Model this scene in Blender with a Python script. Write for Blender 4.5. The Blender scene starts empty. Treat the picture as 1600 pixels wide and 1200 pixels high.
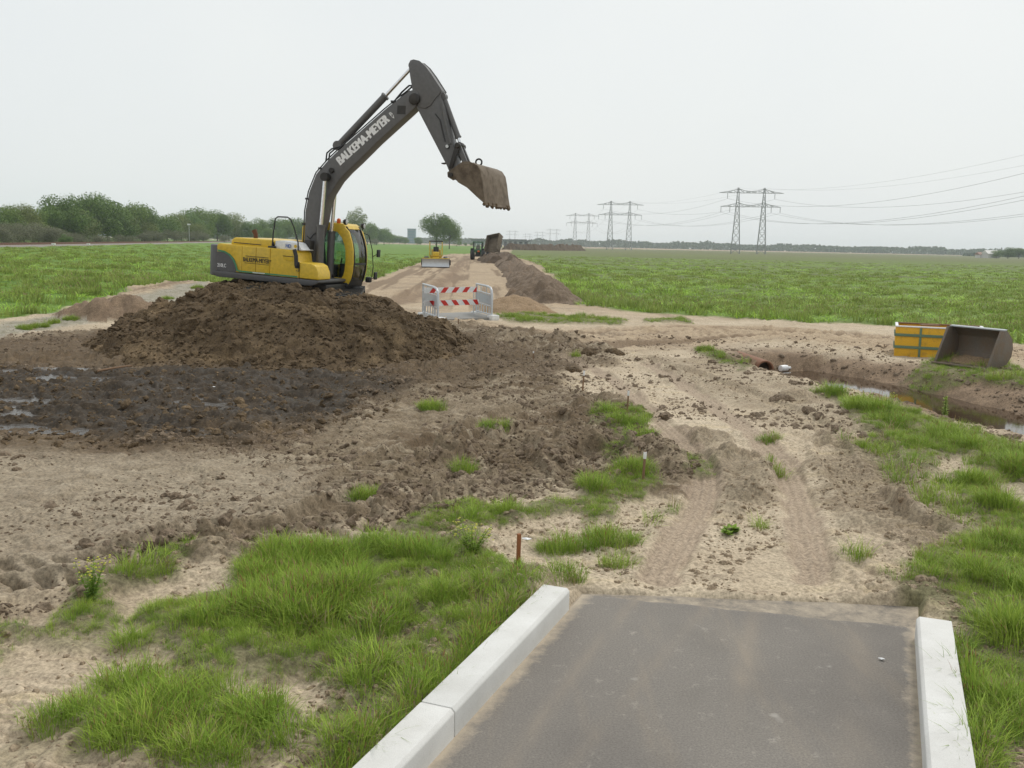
import bpy, bmesh, math, random
import numpy as np
from mathutils import Vector, Matrix

random.seed(7)
rng = np.random.default_rng(11)
scene = bpy.context.scene
COL = scene.collection

# ------------------------------------------------------------------ camera
EYE = 2.9
PITCH = math.atan(219 / 1500)
ROLL = math.radians(1.24)
fw = np.array([0, math.cos(PITCH), -math.sin(PITCH)])
_r0 = np.array([1.0, 0, 0]); _u0 = np.cross(_r0, fw)
rt = math.cos(ROLL) * _r0 + math.sin(ROLL) * _u0
up = -math.sin(ROLL) * _r0 + math.cos(ROLL) * _u0
cam_data = bpy.data.cameras.new('camera')
cam = bpy.data.objects.new('camera', cam_data); COL.objects.link(cam)
cam_data.sensor_width = 36; cam_data.lens = 1500 / 1600 * 36
cam_data.clip_start = 0.1; cam_data.clip_end = 20000
m = Matrix((rt, up, -fw)).transposed().to_4x4(); m.translation = (0, 0, EYE)
cam.matrix_world = m
scene.camera = cam

# ------------------------------------------------------------------ sky and sun
SUN_EL, SUN_AZ = math.radians(52), math.radians(40)      # azimuth clockwise from +Y
world = bpy.data.worlds.new('World'); scene.world = world; world.use_nodes = True
nt = world.node_tree; nt.nodes.clear()
wo = nt.nodes.new('ShaderNodeOutputWorld')
sky = nt.nodes.new('ShaderNodeTexSky'); sky.sky_type = 'NISHITA'; sky.sun_disc = False
sky.sun_elevation = SUN_EL; sky.sun_rotation = SUN_AZ; sky.dust_density = 4.0; sky.air_density = 1.2
b1 = nt.nodes.new('ShaderNodeBackground'); b1.inputs[1].default_value = 0.08
nt.links.new(sky.outputs[0], b1.inputs[0])
tc = nt.nodes.new('ShaderNodeTexCoord')
cn = nt.nodes.new('ShaderNodeTexNoise'); cn.inputs['Scale'].default_value = 1.6; cn.inputs['Detail'].default_value = 5
nt.links.new(tc.outputs['Generated'], cn.inputs['Vector'])
cr = nt.nodes.new('ShaderNodeValToRGB')
cr.color_ramp.elements[0].position = 0.3; cr.color_ramp.elements[0].color = (0.825, 0.868, 0.888, 1)
cr.color_ramp.elements[1].position = 0.72; cr.color_ramp.elements[1].color = (0.935, 0.955, 0.935, 1)
nt.links.new(cn.outputs[0], cr.inputs[0])
b2 = nt.nodes.new('ShaderNodeBackground'); b2.inputs[1].default_value = 0.90
nt.links.new(cr.outputs[0], b2.inputs[0])
mx = nt.nodes.new('ShaderNodeMixShader'); mx.inputs[0].default_value = 0.9
nt.links.new(b1.outputs[0], mx.inputs[1]); nt.links.new(b2.outputs[0], mx.inputs[2])
nt.links.new(mx.outputs[0], wo.inputs[0])

sl = bpy.data.lights.new('sun', 'SUN'); sl.energy = 1.5; sl.angle = math.radians(14); sl.color = (1, 0.965, 0.91)
sun = bpy.data.objects.new('sun', sl); COL.objects.link(sun)
sd = Vector((math.sin(SUN_AZ) * math.cos(SUN_EL), math.cos(SUN_AZ) * math.cos(SUN_EL), math.sin(SUN_EL)))
sun.rotation_euler = sd.to_track_quat('Z', 'Y').to_euler(); sun.location = (0, 0, 60)

scene.view_settings.view_transform = 'Standard'; scene.view_settings.look = 'None'
scene.view_settings.exposure = 0.17; scene.view_settings.gamma = 1.0
scene.view_settings.use_curve_mapping = False
scene.cycles.max_bounces = 5; scene.cycles.diffuse_bounces = 3; scene.cycles.transparent_max_bounces = 12; scene.cycles.volume_bounces = 1

# ------------------------------------------------------------------ helpers
def ray(px, py): return fw + rt * (px - 800) / 1500 - up * (py - 600) / 1500
def G(px, py, z=0.0):
    d = ray(px, py); t = (z - EYE) / d[2]
    return np.array([d[0] * t, d[1] * t])
def AT(px, py, dist):
    d = ray(px, py); return np.array([0, 0, EYE]) + d * (dist / d[1])

def tag(o, label=None, cat=None, group=None, kind=None):
    if label: o['label'] = label
    if cat: o['category'] = cat
    if group: o['group'] = group
    if kind: o['kind'] = kind
    return o
def empty(name, loc, label=None, cat=None, group=None, rz=0.0):
    o = bpy.data.objects.new(name, None); COL.objects.link(o)
    o.location = loc; o.rotation_euler = (0, 0, rz); o.empty_display_size = 0.2
    return tag(o, label, cat, group)
def link(name, me, mat, parent=None):
    if mat is not None and len(me.materials) == 0: me.materials.append(mat)
    o = bpy.data.objects.new(name, me); COL.objects.link(o)
    if parent: o.parent = parent
    return o
def copy_tree(o, parent=None):
    c = o.copy(); COL.objects.link(c); c.parent = parent
    for ch in list(o.children): copy_tree(ch, c)
    return c

class MB:
    def __init__(s): s.v = []; s.f = []
    def add(s, vs, fs):
        n = len(s.v); s.v += [tuple(map(float, a)) for a in vs]; s.f += [tuple(i + n for i in f) for f in fs]; return s
    def box(s, c, d, rot=None):
        hx, hy, hz = [k / 2 for k in d]
        vs = [Vector((x, y, z)) for x in (-hx, hx) for y in (-hy, hy) for z in (-hz, hz)]
        if rot is not None: vs = [rot @ a for a in vs]
        c = Vector(c); vs = [a + c for a in vs]
        return s.add(vs, [(0, 1, 3, 2), (4, 6, 7, 5), (0, 4, 5, 1), (2, 3, 7, 6), (0, 2, 6, 4), (1, 5, 7, 3)])
    def mm(s, a, b): return s.box([(a[i] + b[i]) / 2 for i in range(3)], [abs(b[i] - a[i]) for i in range(3)])
    def prism(s, poly, v0, v1):          # poly in (x,z), extruded along y
        n = len(poly)
        vs = [(x, v0, z) for x, z in poly] + [(x, v1, z) for x, z in poly]
        fs = [tuple(range(n)), tuple(range(2 * n - 1, n - 1, -1))] + [((i + 1) % n, i, i + n, (i + 1) % n + n) for i in range(n)]
        return s.add(vs, fs)
    def prismz(s, poly, z0, z1):         # poly in (x,y), extruded along z
        n = len(poly)
        vs = [(x, y, z0) for x, y in poly] + [(x, y, z1) for x, y in poly]
        return s.add(vs, [tuple(range(n - 1, -1, -1)), tuple(range(n, 2 * n))] + [(i, (i + 1) % n, (i + 1) % n + n, i + n) for i in range(n)])
    def frame(s, outer, inner, v0, v1):  # ring of equal-count outlines in (x,z)
        n = len(outer); vs = []
        for v in (v0, v1):
            vs += [(x, v, z) for x, z in outer] + [(x, v, z) for x, z in inner]
        fs = []
        for i in range(n):
            j = (i + 1) % n
            fs += [(i, j, n + j, n + i), (2 * n + j, 2 * n + i, 3 * n + i, 3 * n + j), (j, i, 2 * n + i, 2 * n + j), (n + i, n + j, 3 * n + j, 3 * n + i)]
        return s.add(vs, fs)
    def tube(s, pts, r, n=8, caps=True):
        pts = [Vector(p) for p in pts]; rs = r if isinstance(r, (list, tuple)) else [r] * len(pts)
        vs = []; prev = None
        for i, p in enumerate(pts):
            t = (pts[min(i + 1, len(pts) - 1)] - pts[max(i - 1, 0)])
            t = t.normalized() if t.length > 1e-9 else Vector((0, 0, 1))
            if prev is None:
                a = Vector((0, 0, 1)) if abs(t.z) < 0.9 else Vector((1, 0, 0))
                x = t.cross(a).normalized()
            else: x = (prev - t * prev.dot(t)).normalized()
            prev = x; y = t.cross(x)
            vs += [p + (x * math.cos(k * 2 * math.pi / n) + y * math.sin(k * 2 * math.pi / n)) * rs[i] for k in range(n)]
        fs = [(i * n + k, i * n + (k + 1) % n, (i + 1) * n + (k + 1) % n, (i + 1) * n + k) for i in range(len(pts) - 1) for k in range(n)]
        if caps: fs += [tuple(range(n - 1, -1, -1)), tuple((len(pts) - 1) * n + k for k in range(n))]
        return s.add(vs, fs)
    def cyl(s, a, b, r, n=14): return s.tube([a, b], r, n)
    def lathe(s, prof, c, axis='y', n=20):   # prof: list of (radius, along)
        vs = []; c = Vector(c)
        for r, h in prof:
            for k in range(n):
                a = k * 2 * math.pi / n; p, q = r * math.cos(a), r * math.sin(a)
                vs.append(c + Vector({'y': (p, h, q), 'x': (h, p, q), 'z': (p, q, h)}[axis]))
        fs = [(i * n + k, i * n + (k + 1) % n, (i + 1) * n + (k + 1) % n, (i + 1) * n + k) for i in range(len(prof) - 1) for k in range(n)]
        fs += [tuple(range(n)), tuple((len(prof) - 1) * n + k for k in range(n))]
        return s.add(vs, fs)
    def build(s, name, mat, parent=None, bevel=0.0, smooth=True, seg=2):
        me = bpy.data.meshes.new(name); me.from_pydata(s.v, [], s.f); me.update()
        bm = bmesh.new(); bm.from_mesh(me)
        bmesh.ops.recalc_face_normals(bm, faces=bm.faces)
        if bevel > 0:
            es = [e for e in bm.edges if len(e.link_faces) == 2 and e.calc_face_angle(0) > math.radians(28)]
            bmesh.ops.bevel(bm, geom=es, offset=bevel, segments=seg, profile=0.6, affect='EDGES', clamp_overlap=True)
        bm.to_mesh(me); bm.free()
        if smooth:
            me.polygons.foreach_set('use_smooth', [True] * len(me.polygons))
            try: me.set_sharp_from_angle(angle=math.radians(35))
            except Exception: pass
        return link(name, me, mat, parent)

# ------------------------------------------------------------------ materials
def nodes_of(name):
    mt = bpy.data.materials.new(name); mt.use_nodes = True
    n = mt.node_tree.nodes; l = mt.node_tree.links
    return mt, n, l, n['Principled BSDF']
def noise_node(n, l, scale, detail=4, coord='Object', rough=0.6, vec=None):
    t = n.new('ShaderNodeTexNoise'); t.inputs['Scale'].default_value = scale; t.inputs['Detail'].default_value = detail
    t.inputs['Roughness'].default_value = rough
    if vec is None:
        c = n.new('ShaderNodeTexCoord'); l.new(c.outputs[coord], t.inputs['Vector'])
    else: l.new(vec, t.inputs['Vector'])
    return t
def ramp(n, l, src, a, b, ca=(0, 0, 0, 1), cb=(1, 1, 1, 1)):
    r = n.new('ShaderNodeValToRGB'); r.color_ramp.elements[0].position = a; r.color_ramp.elements[1].position = b
    r.color_ramp.elements[0].color = ca; r.color_ramp.elements[1].color = cb; l.new(src, r.inputs[0]); return r
def mixc(n, l, fac, a, b, mode='MIX'):
    x = n.new('ShaderNodeMix'); x.data_type = 'RGBA'; x.blend_type = mode
    for s, val in ((0, fac), (6, a), (7, b)):
        if isinstance(val, (int, float)): x.inputs[s].default_value = val
        elif isinstance(val, tuple): x.inputs[s].default_value = val if len(val) == 4 else (*val, 1)
        else: l.new(val, x.inputs[s])
    return x.outputs[2]
def paint(name, col, rough=0.45, metal=0.0, dirt=0.35, dcol=(0.16, 0.12, 0.085), scale=2.2, bump=0.0, grime_lo=0.5):
    mt, n, l, p = nodes_of(name)
    t = noise_node(n, l, scale, 8, rough=0.68); r = ramp(n, l, t.outputs[0], grime_lo, grime_lo + 0.3)
    mul = n.new('ShaderNodeMath'); mul.operation = 'MULTIPLY'; mul.inputs[1].default_value = dirt; l.new(r.outputs[0], mul.inputs[0])
    t2 = noise_node(n, l, scale * 9, 3); v = ramp(n, l, t2.outputs[0], 0.3, 0.7, (0.86, 0.86, 0.86, 1), (1.08, 1.08, 1.08, 1))
    base = mixc(n, l, 1.0, (*col, 1), v.outputs[0], 'MULTIPLY')
    l.new(mixc(n, l, mul.outputs[0], base, (*dcol, 1)), p.inputs['Base Color'])
    rr = n.new('ShaderNodeMath'); rr.operation = 'MULTIPLY_ADD'; rr.inputs[1].default_value = 0.35; rr.inputs[2].default_value = rough
    l.new(mul.outputs[0], rr.inputs[0]); l.new(rr.outputs[0], p.inputs['Roughness'])
    p.inputs['Metallic'].default_value = metal
    if bump > 0:
        b = n.new('ShaderNodeBump'); b.inputs['Strength'].default_value = bump; b.inputs['Distance'].default_value = 0.01
        l.new(t2.outputs[0], b.inputs['Height']); l.new(b.outputs[0], p.inputs['Normal'])
    return mt
def glass(name, tint=(0.80, 0.90, 0.87), refl=0.5):
    mt, n, l, p = nodes_of(name); n.remove(p)
    tr = n.new('ShaderNodeBsdfTransparent'); tr.inputs[0].default_value = (*tint, 1)
    gl = n.new('ShaderNodeBsdfGlossy'); gl.inputs['Roughness'].default_value = 0.03
    fr = n.new('ShaderNodeFresnel'); fr.inputs[0].default_value = 1.5
    mu = n.new('ShaderNodeMath'); mu.operation = 'MULTIPLY_ADD'; mu.inputs[1].default_value = refl * 2; mu.inputs[2].default_value = 0.06; l.new(fr.outputs[0], mu.inputs[0])
    ms = n.new('ShaderNodeMixShader'); l.new(mu.outputs[0], ms.inputs[0]); l.new(tr.outputs[0], ms.inputs[1]); l.new(gl.outputs[0], ms.inputs[2])
    l.new(ms.outputs[0], n['Material Output'].inputs[0]); return mt
def leafmat(name, c1, c2, c3=None, rough=0.6, rnd='island', trans=0.25, up_n=0.0):
    mt, n, l, p = nodes_of(name)
    if rnd == 'island': src = n.new('ShaderNodeNewGeometry').outputs['Random Per Island']
    else: src = n.new('ShaderNodeObjectInfo').outputs['Random']
    r = ramp(n, l, src, 0.0, 1.0, (*c1, 1), (*c2, 1))
    if c3: e = r.color_ramp.elements.new(0.93); e.color = (*c2, 1); r.color_ramp.elements[2].color = (*c3, 1)
    out = r.outputs[0]
    if rnd != 'island':
        g = n.new('ShaderNodeNewGeometry'); r2 = ramp(n, l, g.outputs['Random Per Island'], 0, 1, (0.78, 0.8, 0.75, 1), (1.2, 1.18, 1.15, 1))
        out = mixc(n, l, 1.0, out, r2.outputs[0], 'MULTIPLY')
    l.new(out, p.inputs['Base Color']); p.inputs['Roughness'].default_value = rough; p.inputs['Specular IOR Level'].default_value = 0.12
    if up_n > 0:                                    # added brightness: shading normal bent towards the sky so blades take more light
        gg = n.new('ShaderNodeNewGeometry'); vm = n.new('ShaderNodeVectorMath'); vm.operation = 'MULTIPLY_ADD'
        vm.inputs[1].default_value = (1 - up_n,) * 3; vm.inputs[2].default_value = (0, 0, up_n); l.new(gg.outputs['Normal'], vm.inputs[0])
        vn_ = n.new('ShaderNodeVectorMath'); vn_.operation = 'NORMALIZE'; l.new(vm.outputs[0], vn_.inputs[0]); l.new(vn_.outputs[0], p.inputs['Normal'])
    tl = n.new('ShaderNodeBsdfTranslucent'); l.new(out, tl.inputs[0])
    ms = n.new('ShaderNodeMixShader'); ms.inputs[0].default_value = trans
    l.new(p.outputs[0], ms.inputs[1]); l.new(tl.outputs[0], ms.inputs[2]); l.new(ms.outputs[0], n['Material Output'].inputs[0])
    return mt

M = {}
M['yellow'] = paint('machine_yellow', (0.64, 0.435, 0.028), 0.36, dirt=0.42, scale=1.4, dcol=(0.30, 0.22, 0.11))
M['grey'] = paint('machine_grey', (0.105, 0.104, 0.104), 0.42, dirt=0.4, scale=1.2, dcol=(0.13, 0.115, 0.095))
M['darkgrey'] = paint('counterweight_grey', (0.085, 0.085, 0.088), 0.5, dirt=0.3, scale=1.5, dcol=(0.14, 0.12, 0.1))
M['black'] = paint('black_rubber', (0.018, 0.018, 0.02), 0.55, dirt=0.25, dcol=(0.08, 0.065, 0.05))
M['greasy'] = paint('greasy_steel', (0.03, 0.028, 0.026), 0.5, metal=0.3, dirt=0.6, dcol=(0.09, 0.07, 0.05))
M['chrome'] = paint('chrome_rod', (0.75, 0.76, 0.78), 0.14, metal=1.0, dirt=0.1)
M['white'] = paint('white_paint', (0.76, 0.77, 0.77), 0.5, dirt=0.2, dcol=(0.35, 0.31, 0.25))
M['letter_white'] = paint('white_decal', (0.8, 0.8, 0.8), 0.5, dirt=0.12)
M['letter_black'] = paint('black_decal', (0.03, 0.025, 0.015), 0.5, dirt=0.1)
M['letter_blue'] = paint('blue_decal', (0.05, 0.13, 0.42), 0.5, dirt=0.1)
M['stripe'] = paint('green_decal', (0.055, 0.24, 0.11), 0.45, dirt=0.2)
M['red'] = paint('red_reflective', (0.55, 0.02, 0.012), 0.45, dirt=0.12)
M['orange_lens'] = paint('orange_lens', (0.75, 0.13, 0.01), 0.3, dirt=0.1)
M['lens'] = paint('lamp_lens', (0.6, 0.62, 0.62), 0.15, dirt=0.15)
M['glass'] = glass('cab_glass')
M['interior'] = paint('cab_interior', (0.03, 0.03, 0.032), 0.7, dirt=0.3)
M['seat'] = paint('seat_fabric', (0.05, 0.055, 0.065), 0.85, dirt=0.2)
M['rust'] = paint('rust', (0.12, 0.05, 0.025), 0.85, dirt=0.5, scale=8)
M['bucket_steel'] = paint('muddy_bucket_steel', (0.165, 0.128, 0.088), 0.78, dirt=0.9, scale=3.4, dcol=(0.06, 0.043, 0.03), bump=0.5, grime_lo=0.42)
M['loader_steel'] = paint('worn_loader_steel', (0.155, 0.13, 0.105), 0.6, metal=0.15, dirt=0.8, scale=2.4, dcol=(0.20, 0.13, 0.075), bump=0.3, grime_lo=0.42)
M['orange_crate'] = paint('orange_crate_paint', (0.72, 0.40, 0.015), 0.55, dirt=0.75, scale=4.2, dcol=(0.20, 0.12, 0.055), grime_lo=0.51)
M['green_strap'] = paint('green_steel_rib', (0.12, 0.20, 0.13), 0.6, dirt=0.4, scale=5)
M['galv'] = paint('galvanised_steel', (0.55, 0.57, 0.59), 0.45, metal=0.55, dirt=0.25, scale=6)
M['galv_sheet'] = paint('grey_sheet', (0.42, 0.45, 0.47), 0.6, dirt=0.3, scale=5)
M['deck'] = paint('dusty_deck_plate', (0.24, 0.235, 0.22), 0.75, dirt=0.7, dcol=(.36, .29, .2), scale=3)
M['pylon'] = paint('pylon_steel', (0.30, 0.31, 0.315), 0.6, metal=0.2, dirt=0.2)
M['cable'] = paint('power_cable', (0.2, 0.2, 0.205), 0.6, dirt=0.1)
M['wood'] = paint('weathered_wood', (0.22, 0.13, 0.07), 0.8, dirt=0.5, scale=9, bump=0.3)
M['oldbeam'] = paint('muddy_timber', (0.20, 0.145, 0.095), 0.9, dirt=0.6, scale=7, bump=0.4)
M['rustystake'] = paint('rusty_stake', (0.28, 0.10, 0.035), 0.85, dirt=0.4, scale=12)
M['pipe'] = paint('culvert_pipe', (0.24, 0.115, 0.065), 0.75, dirt=0.5, scale=3, dcol=(0.2, 0.15, 0.1))
M['pipe_in'] = paint('culvert_inside', (0.05, 0.035, 0.025), 0.9, dirt=0.3)
M['tractor_green'] = paint('tractor_green', (0.035, 0.13, 0.06), 0.45, dirt=0.4)
M['teal'] = paint('tower_cladding', (0.055, 0.16, 0.20), 0.5, dirt=0.15, scale=0.05)
M['farblue'] = paint('far_building_wall', (0.16, 0.20, 0.25), 0.7, dirt=0.15, scale=0.05)
M['farwhite'] = paint('farm_wall', (0.62, 0.6, 0.57), 0.7, dirt=0.2, scale=0.1)
M['farroof'] = paint('farm_roof', (0.30, 0.16, 0.12), 0.8, dirt=0.3, scale=0.3)
M['bark'] = paint('bark', (0.085, 0.07, 0.055), 0.9, dirt=0.4, scale=4)
M['railrust'] = paint('rusty_rail', (0.14, 0.065, 0.04), 0.8, dirt=0.4)
M['ballast'] = paint('ballast_stone', (0.24, 0.21, 0.19), 0.95, dirt=0.6, scale=3, dcol=(0.14, 0.11, 0.09), bump=0.5)
M['bridge_far'] = paint('weathered_bridge_steel', (0.13, 0.14, 0.15), 0.7, dirt=0.3, scale=0.3)
M['flower'] = paint('yellow_petals', (0.42, 0.42, 0.04), 0.7, dirt=0.1)
M['blade'] = leafmat('grass_blade', (0.180, 0.298, 0.035), (0.345, 0.455, 0.068), rnd='object', trans=0.25, up_n=.5)
M['blade_far'] = leafmat('meadow_blade', (0.29, 0.49, 0.060), (0.42, 0.62, 0.095), rnd='object', trans=0.35, up_n=.5)
M['reed'] = leafmat('dark_rush', (0.22, 0.30, 0.06), (0.31, 0.38, 0.095), rnd='object', trans=0.35, up_n=.5)
M['seed'] = leafmat('grass_seedhead', (0.30, 0.20, 0.10), (0.42, 0.30, 0.16), rnd='object', trans=0.2)
M['sorrel'] = leafmat('reddish_sorrel', (0.26, 0.12, 0.06), (0.34, 0.19, 0.09), rnd='object', trans=0.2)
M['straw'] = leafmat('dry_grass', (0.30, 0.25, 0.12), (0.4, 0.34, 0.19), rnd='object', trans=0.2)
M['leafy'] = leafmat('weed_leaf', (0.16, 0.27, 0.035), (0.27, 0.38, 0.06), rnd='object', trans=0.25)

# ------------------------------------------------------------------ numeric noise
def _h(ix, iy, s):
    a = (ix.astype(np.int64) * 374761393 + iy.astype(np.int64) * 668265263 + s * 974711 + 12345) & 0xffffffff
    a = ((a ^ (a >> 13)) * 1274126177) & 0xffffffff
    a = ((a ^ (a >> 16)) * 2246822519) & 0xffffffff
    return ((a ^ (a >> 15)) & 0xffffff) / float(0x1000000)
def vn(x, y, s=0):
    ix = np.floor(x); iy = np.floor(y); fx = x - ix; fy = y - iy
    fx = fx * fx * fx * (fx * (fx * 6 - 15) + 10); fy = fy * fy * fy * (fy * (fy * 6 - 15) + 10)
    a = _h(ix, iy, s); b = _h(ix + 1, iy, s); c = _h(ix, iy + 1, s); d = _h(ix + 1, iy + 1, s)
    return (a + (b - a) * fx) * (1 - fy) + (c + (d - c) * fx) * fy
def fbm(x, y, octv=4, s=0, gain=0.5):
    o = 0.0; a = 1.0; t = 0.0
    for k in range(octv):
        o = o + a * vn(x, y, s + k * 17); t += a; a *= gain
        x, y = x * 1.93 + y * 0.55 + 3.1, y * 1.93 - x * 0.55 + 7.7
    return o / t
def ridged(x, y, octv=4, s=0, gain=0.55):
    o = 0.0; a = 1.0; t = 0.0
    for k in range(octv):
        o = o + a * (1 - np.abs(2 * vn(x, y, s + k * 13) - 1)); t += a; a *= gain
        x, y = x * 1.9 + y * 0.6 + 1.7, y * 1.9 - x * 0.6 + 5.3
    return o / t
def lumps(x, y, s=0, fill=0.75):
    """rounded clods: 0..1"""
    ix = np.floor(x); iy = np.floor(y); best = np.zeros_like(x)
    for dx in (-1, 0, 1):
        for dy in (-1, 0, 1):
            cx = ix + dx; cy = iy + dy
            px = cx + _h(cx, cy, s); py = cy + _h(cx, cy, s + 5)
            r = 0.3 + 0.6 * _h(cx, cy, s + 9); on = _h(cx, cy, s + 3) < fill
            q = 1 - ((x - px) ** 2 + (y - py) ** 2 * (0.6 + 1.2 * _h(cx, cy, s + 21))) / (r * r)
            best = np.maximum(best, np.where(on, np.sqrt(np.clip(q, 0, 1)) * r, 0))
    return best
def sm(a, b, x):
    t = np.clip((x - a) / (b - a), 0, 1); return t * t * (3 - 2 * t)
def sdpoly(x, y, poly):
    """signed distance, negative inside"""
    d = np.full(x.shape, 1e18); ins = np.zeros(x.shape, bool); n = len(poly)
    for i in range(n):
        ax, ay = poly[i]; bx, by = poly[(i + 1) % n]
        ex, ey = bx - ax, by - ay; wx = x - ax; wy = y - ay
        t = np.clip((wx * ex + wy * ey) / (ex * ex + ey * ey + 1e-12), 0, 1)
        d = np.minimum(d, (wx - ex * t) ** 2 + (wy - ey * t) ** 2)
        c = ((ay <= y) & (by > y)) | ((by <= y) & (ay > y))
        if abs(by - ay) > 1e-12: ins ^= c & (x < ax + (y - ay) * (bx - ax) / (by - ay))
    d = np.sqrt(d); return np.where(ins, -d, d)
def polyline(x, y, pts):
    """distance, signed side, arclength"""
    bd = np.full(x.shape, 1e18); bs = np.zeros(x.shape); bt = np.zeros(x.shape); acc = 0.0
    for i in range(len(pts) - 1):
        ax, ay = pts[i]; bx, by = pts[i + 1]; ex, ey = bx - ax, by - ay; L = math.hypot(ex, ey)
        wx = x - ax; wy = y - ay; t = np.clip((wx * ex + wy * ey) / (L * L), 0, 1)
        dd = (wx - ex * t) ** 2 + (wy - ey * t) ** 2; m_ = dd < bd
        bd = np.where(m_, dd, bd); bs = np.where(m_, acc + t * L, bs); bt = np.where(m_, np.sign(ex * wy - ey * wx), bt); acc += L
    d = np.sqrt(bd); return d, bt * d, bs, acc
def local(x, y, pts, pad, fn, default):
    """evaluate fn only near pts"""
    a = np.array(pts); lo = a.min(0) - pad; hi = a.max(0) + pad
    k = (x > lo[0]) & (x < hi[0]) & (y > lo[1]) & (y < hi[1])
    out = np.full(x.shape, default)
    if k.any(): out[k] = fn(x[k], y[k])
    return out
def PX(lst, z=0.0): return [tuple(G(a, b, z)) for a, b in lst]
def smooth_line(pts, n=6):
    p = [np.array(a) for a in pts]; p = [2 * p[0] - p[1]] + p + [2 * p[-1] - p[-2]]; out = []
    for i in range(1, len(p) - 2):
        for k in range(n):
            t = k / n
            out.append(tuple(0.5 * ((2 * p[i]) + (-p[i - 1] + p[i + 1]) * t + (2 * p[i - 1] - 5 * p[i] + 4 * p[i + 1] - p[i + 2]) * t * t + (-p[i - 1] + 3 * p[i] - 3 * p[i + 1] + p[i + 2]) * t ** 3)))
    out.append(tuple(p[-2])); return out

# ------------------------------------------------------------------ plan of the place (metres; x right, y away)
E2 = np.array([0.361, 0.9326]); N2 = np.array([0.9326, -0.361])       # path direction and its right side
KL = np.array([0.50, 7.38])                                             # left kerb, inner far corner
KR = KL + N2 * 2.60 + E2 * -0.02                                        # right kerb, inner line
def kr_end(): return np.array([3.10, 6.95])
PATH = [tuple(KL - E2 * 9 + N2 * -0.02), tuple(KL + E2 * 0.46 - N2 * 0.04), tuple(KR + E2 * 1.38 + N2 * 0.04), tuple(KR - E2 * 9 + N2 * 0.02)]

GRASS = {
 'a': PX([(215, 965), (330, 935), (420, 872), (520, 862), (640, 848), (740, 852), (790, 890), (852, 905), (846, 925), (700, 1060), (560, 1210), (505, 1210), (520, 1115), (470, 1072), (430, 1082), (380, 1062), (330, 1078), (250, 1062), (195, 1005)]),
 'b': PX([(-60, 985), (60, 988), (130, 932), (190, 962), (205, 1005), (100, 1012), (-60, 1005)]),
 'b2': PX([(-60, 1000), (12, 1020), (18, 1055), (-60, 1065)]),
 'c': PX([(185, 895), (230, 872), (292, 882), (282, 912), (200, 922)]),
 'e': PX([(622, 835), (700, 797), (740, 790), (800, 812), (830, 795), (895, 783), (888, 802), (800, 832), (720, 845), (650, 847)]),
 'f': PX([(888, 800), (895, 772), (925, 752), (970, 738), (1030, 748), (1030, 777), (970, 792), (960, 812), (915, 822)]),
 'g': PX([(922, 642), (1010, 650), (1018, 685), (960, 694), (930, 678)]),
 'g2': PX([(940, 700), (985, 705), (980, 725), (945, 722)]),
 'h': PX([(1068, 715), (1100, 712), (1102, 746), (1075, 742)]),
 'j': PX([(1258, 612), (1310, 617), (1400, 641), (1500, 667), (1620, 706), (1700, 735), (1700, 770), (1560, 752), (1500, 712), (1445, 735), (1362, 694), (1340, 668), (1300, 625)]),
 'k': PX([(1462, 765), (1500, 742), (1560, 770), (1660, 830), (1780, 1220), (1530, 1220), (1484, 965), (1426, 962), (1398, 918), (1430, 905), (1442, 862), (1535, 842), (1520, 815)]),
 'l': PX([(1415, 575), (1480, 562), (1560, 568), (1640, 590), (1640, 612), (1530, 592), (1440, 588)]),
 'm': PX([(770, 496), (820, 493), (985, 500), (970, 511), (800, 509)]),
 'm2': PX([(1005, 500), (1080, 499), (1080, 508), (1010, 508)]),
 'n': PX([(1090, 546), (1135, 556), (1175, 572), (1165, 582), (1120, 568), (1085, 556)]),
}
THIN = {
 'd': PX([(40, 1150), (90, 1120), (180, 1092), (330, 1095), (450, 1130), (505, 1175), (490, 1215), (-40, 1215), (-40, 1190)]),
 'i': PX([(1000, 830), (1010, 805), (1050, 790), (1045, 815), (1020, 840)]),
 'q': PX([(1500, 700), (1600, 720), (1660, 780), (1600, 790), (1540, 760)]),
 'r': PX([(1540, 860), (1660, 850), (1660, 920), (1560, 910)]),
 's': PX([(1300, 690), (1360, 694), (1440, 740), (1500, 800), (1480, 830), (1440, 790), (1380, 740)]),
}
CLUMPS = [(950, 852, .34), (880, 858, .26), (965, 886, .16), (885, 912, .18), (675, 642, .3), (770, 682, .3), (1200, 690, .2), (582, 775, .3), (1215, 745, .15), (1190, 825, .1), (655, 1065, .1), (455, 870, .2), (1340, 880, .12),
          (210, 1080, .25), (100, 1140, .25), (290, 1105, .3), (400, 1135, .25), (230, 1150, .4), (320, 1185, .4), (1105, 553, .35), (725, 745, .2), (900, 560, .15), (1000, 700, .3), (112, 506, .3), (134, 500, .4), (60, 514, .35), (84, 510, .25), (40, 516, .3), (240, 487, .35), (262, 478, .3), (212, 488, .25), (310, 466, .4)]
MUD = PX([(-300, 560), (-300, 1000), (100, 960), (230, 890), (420, 862), (620, 838), (760, 800), (900, 768), (1080, 752), (1100, 720), (1010, 690), (960, 640), (880, 585), (960, 560), (930, 535), (760, 515), (660, 505), (300, 520), (100, 520), (-200, 540)])
PALE = PX([(-300, 690), (0, 690), (250, 705), (490, 735), (520, 770), (380, 810), (200, 850), (100, 900), (-200, 940)])
PALE2 = PX([(190, 805), (300, 765), (320, 772), (220, 812)])
ROUGH_A = PX([(1055, 665), (1130, 690), (1200, 715), (1215, 780), (1150, 805), (1095, 765)])
ROUGH_B = PX([(1280, 670), (1360, 690), (1450, 745), (1490, 800), (1440, 870), (1360, 850), (1295, 785)])
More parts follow.
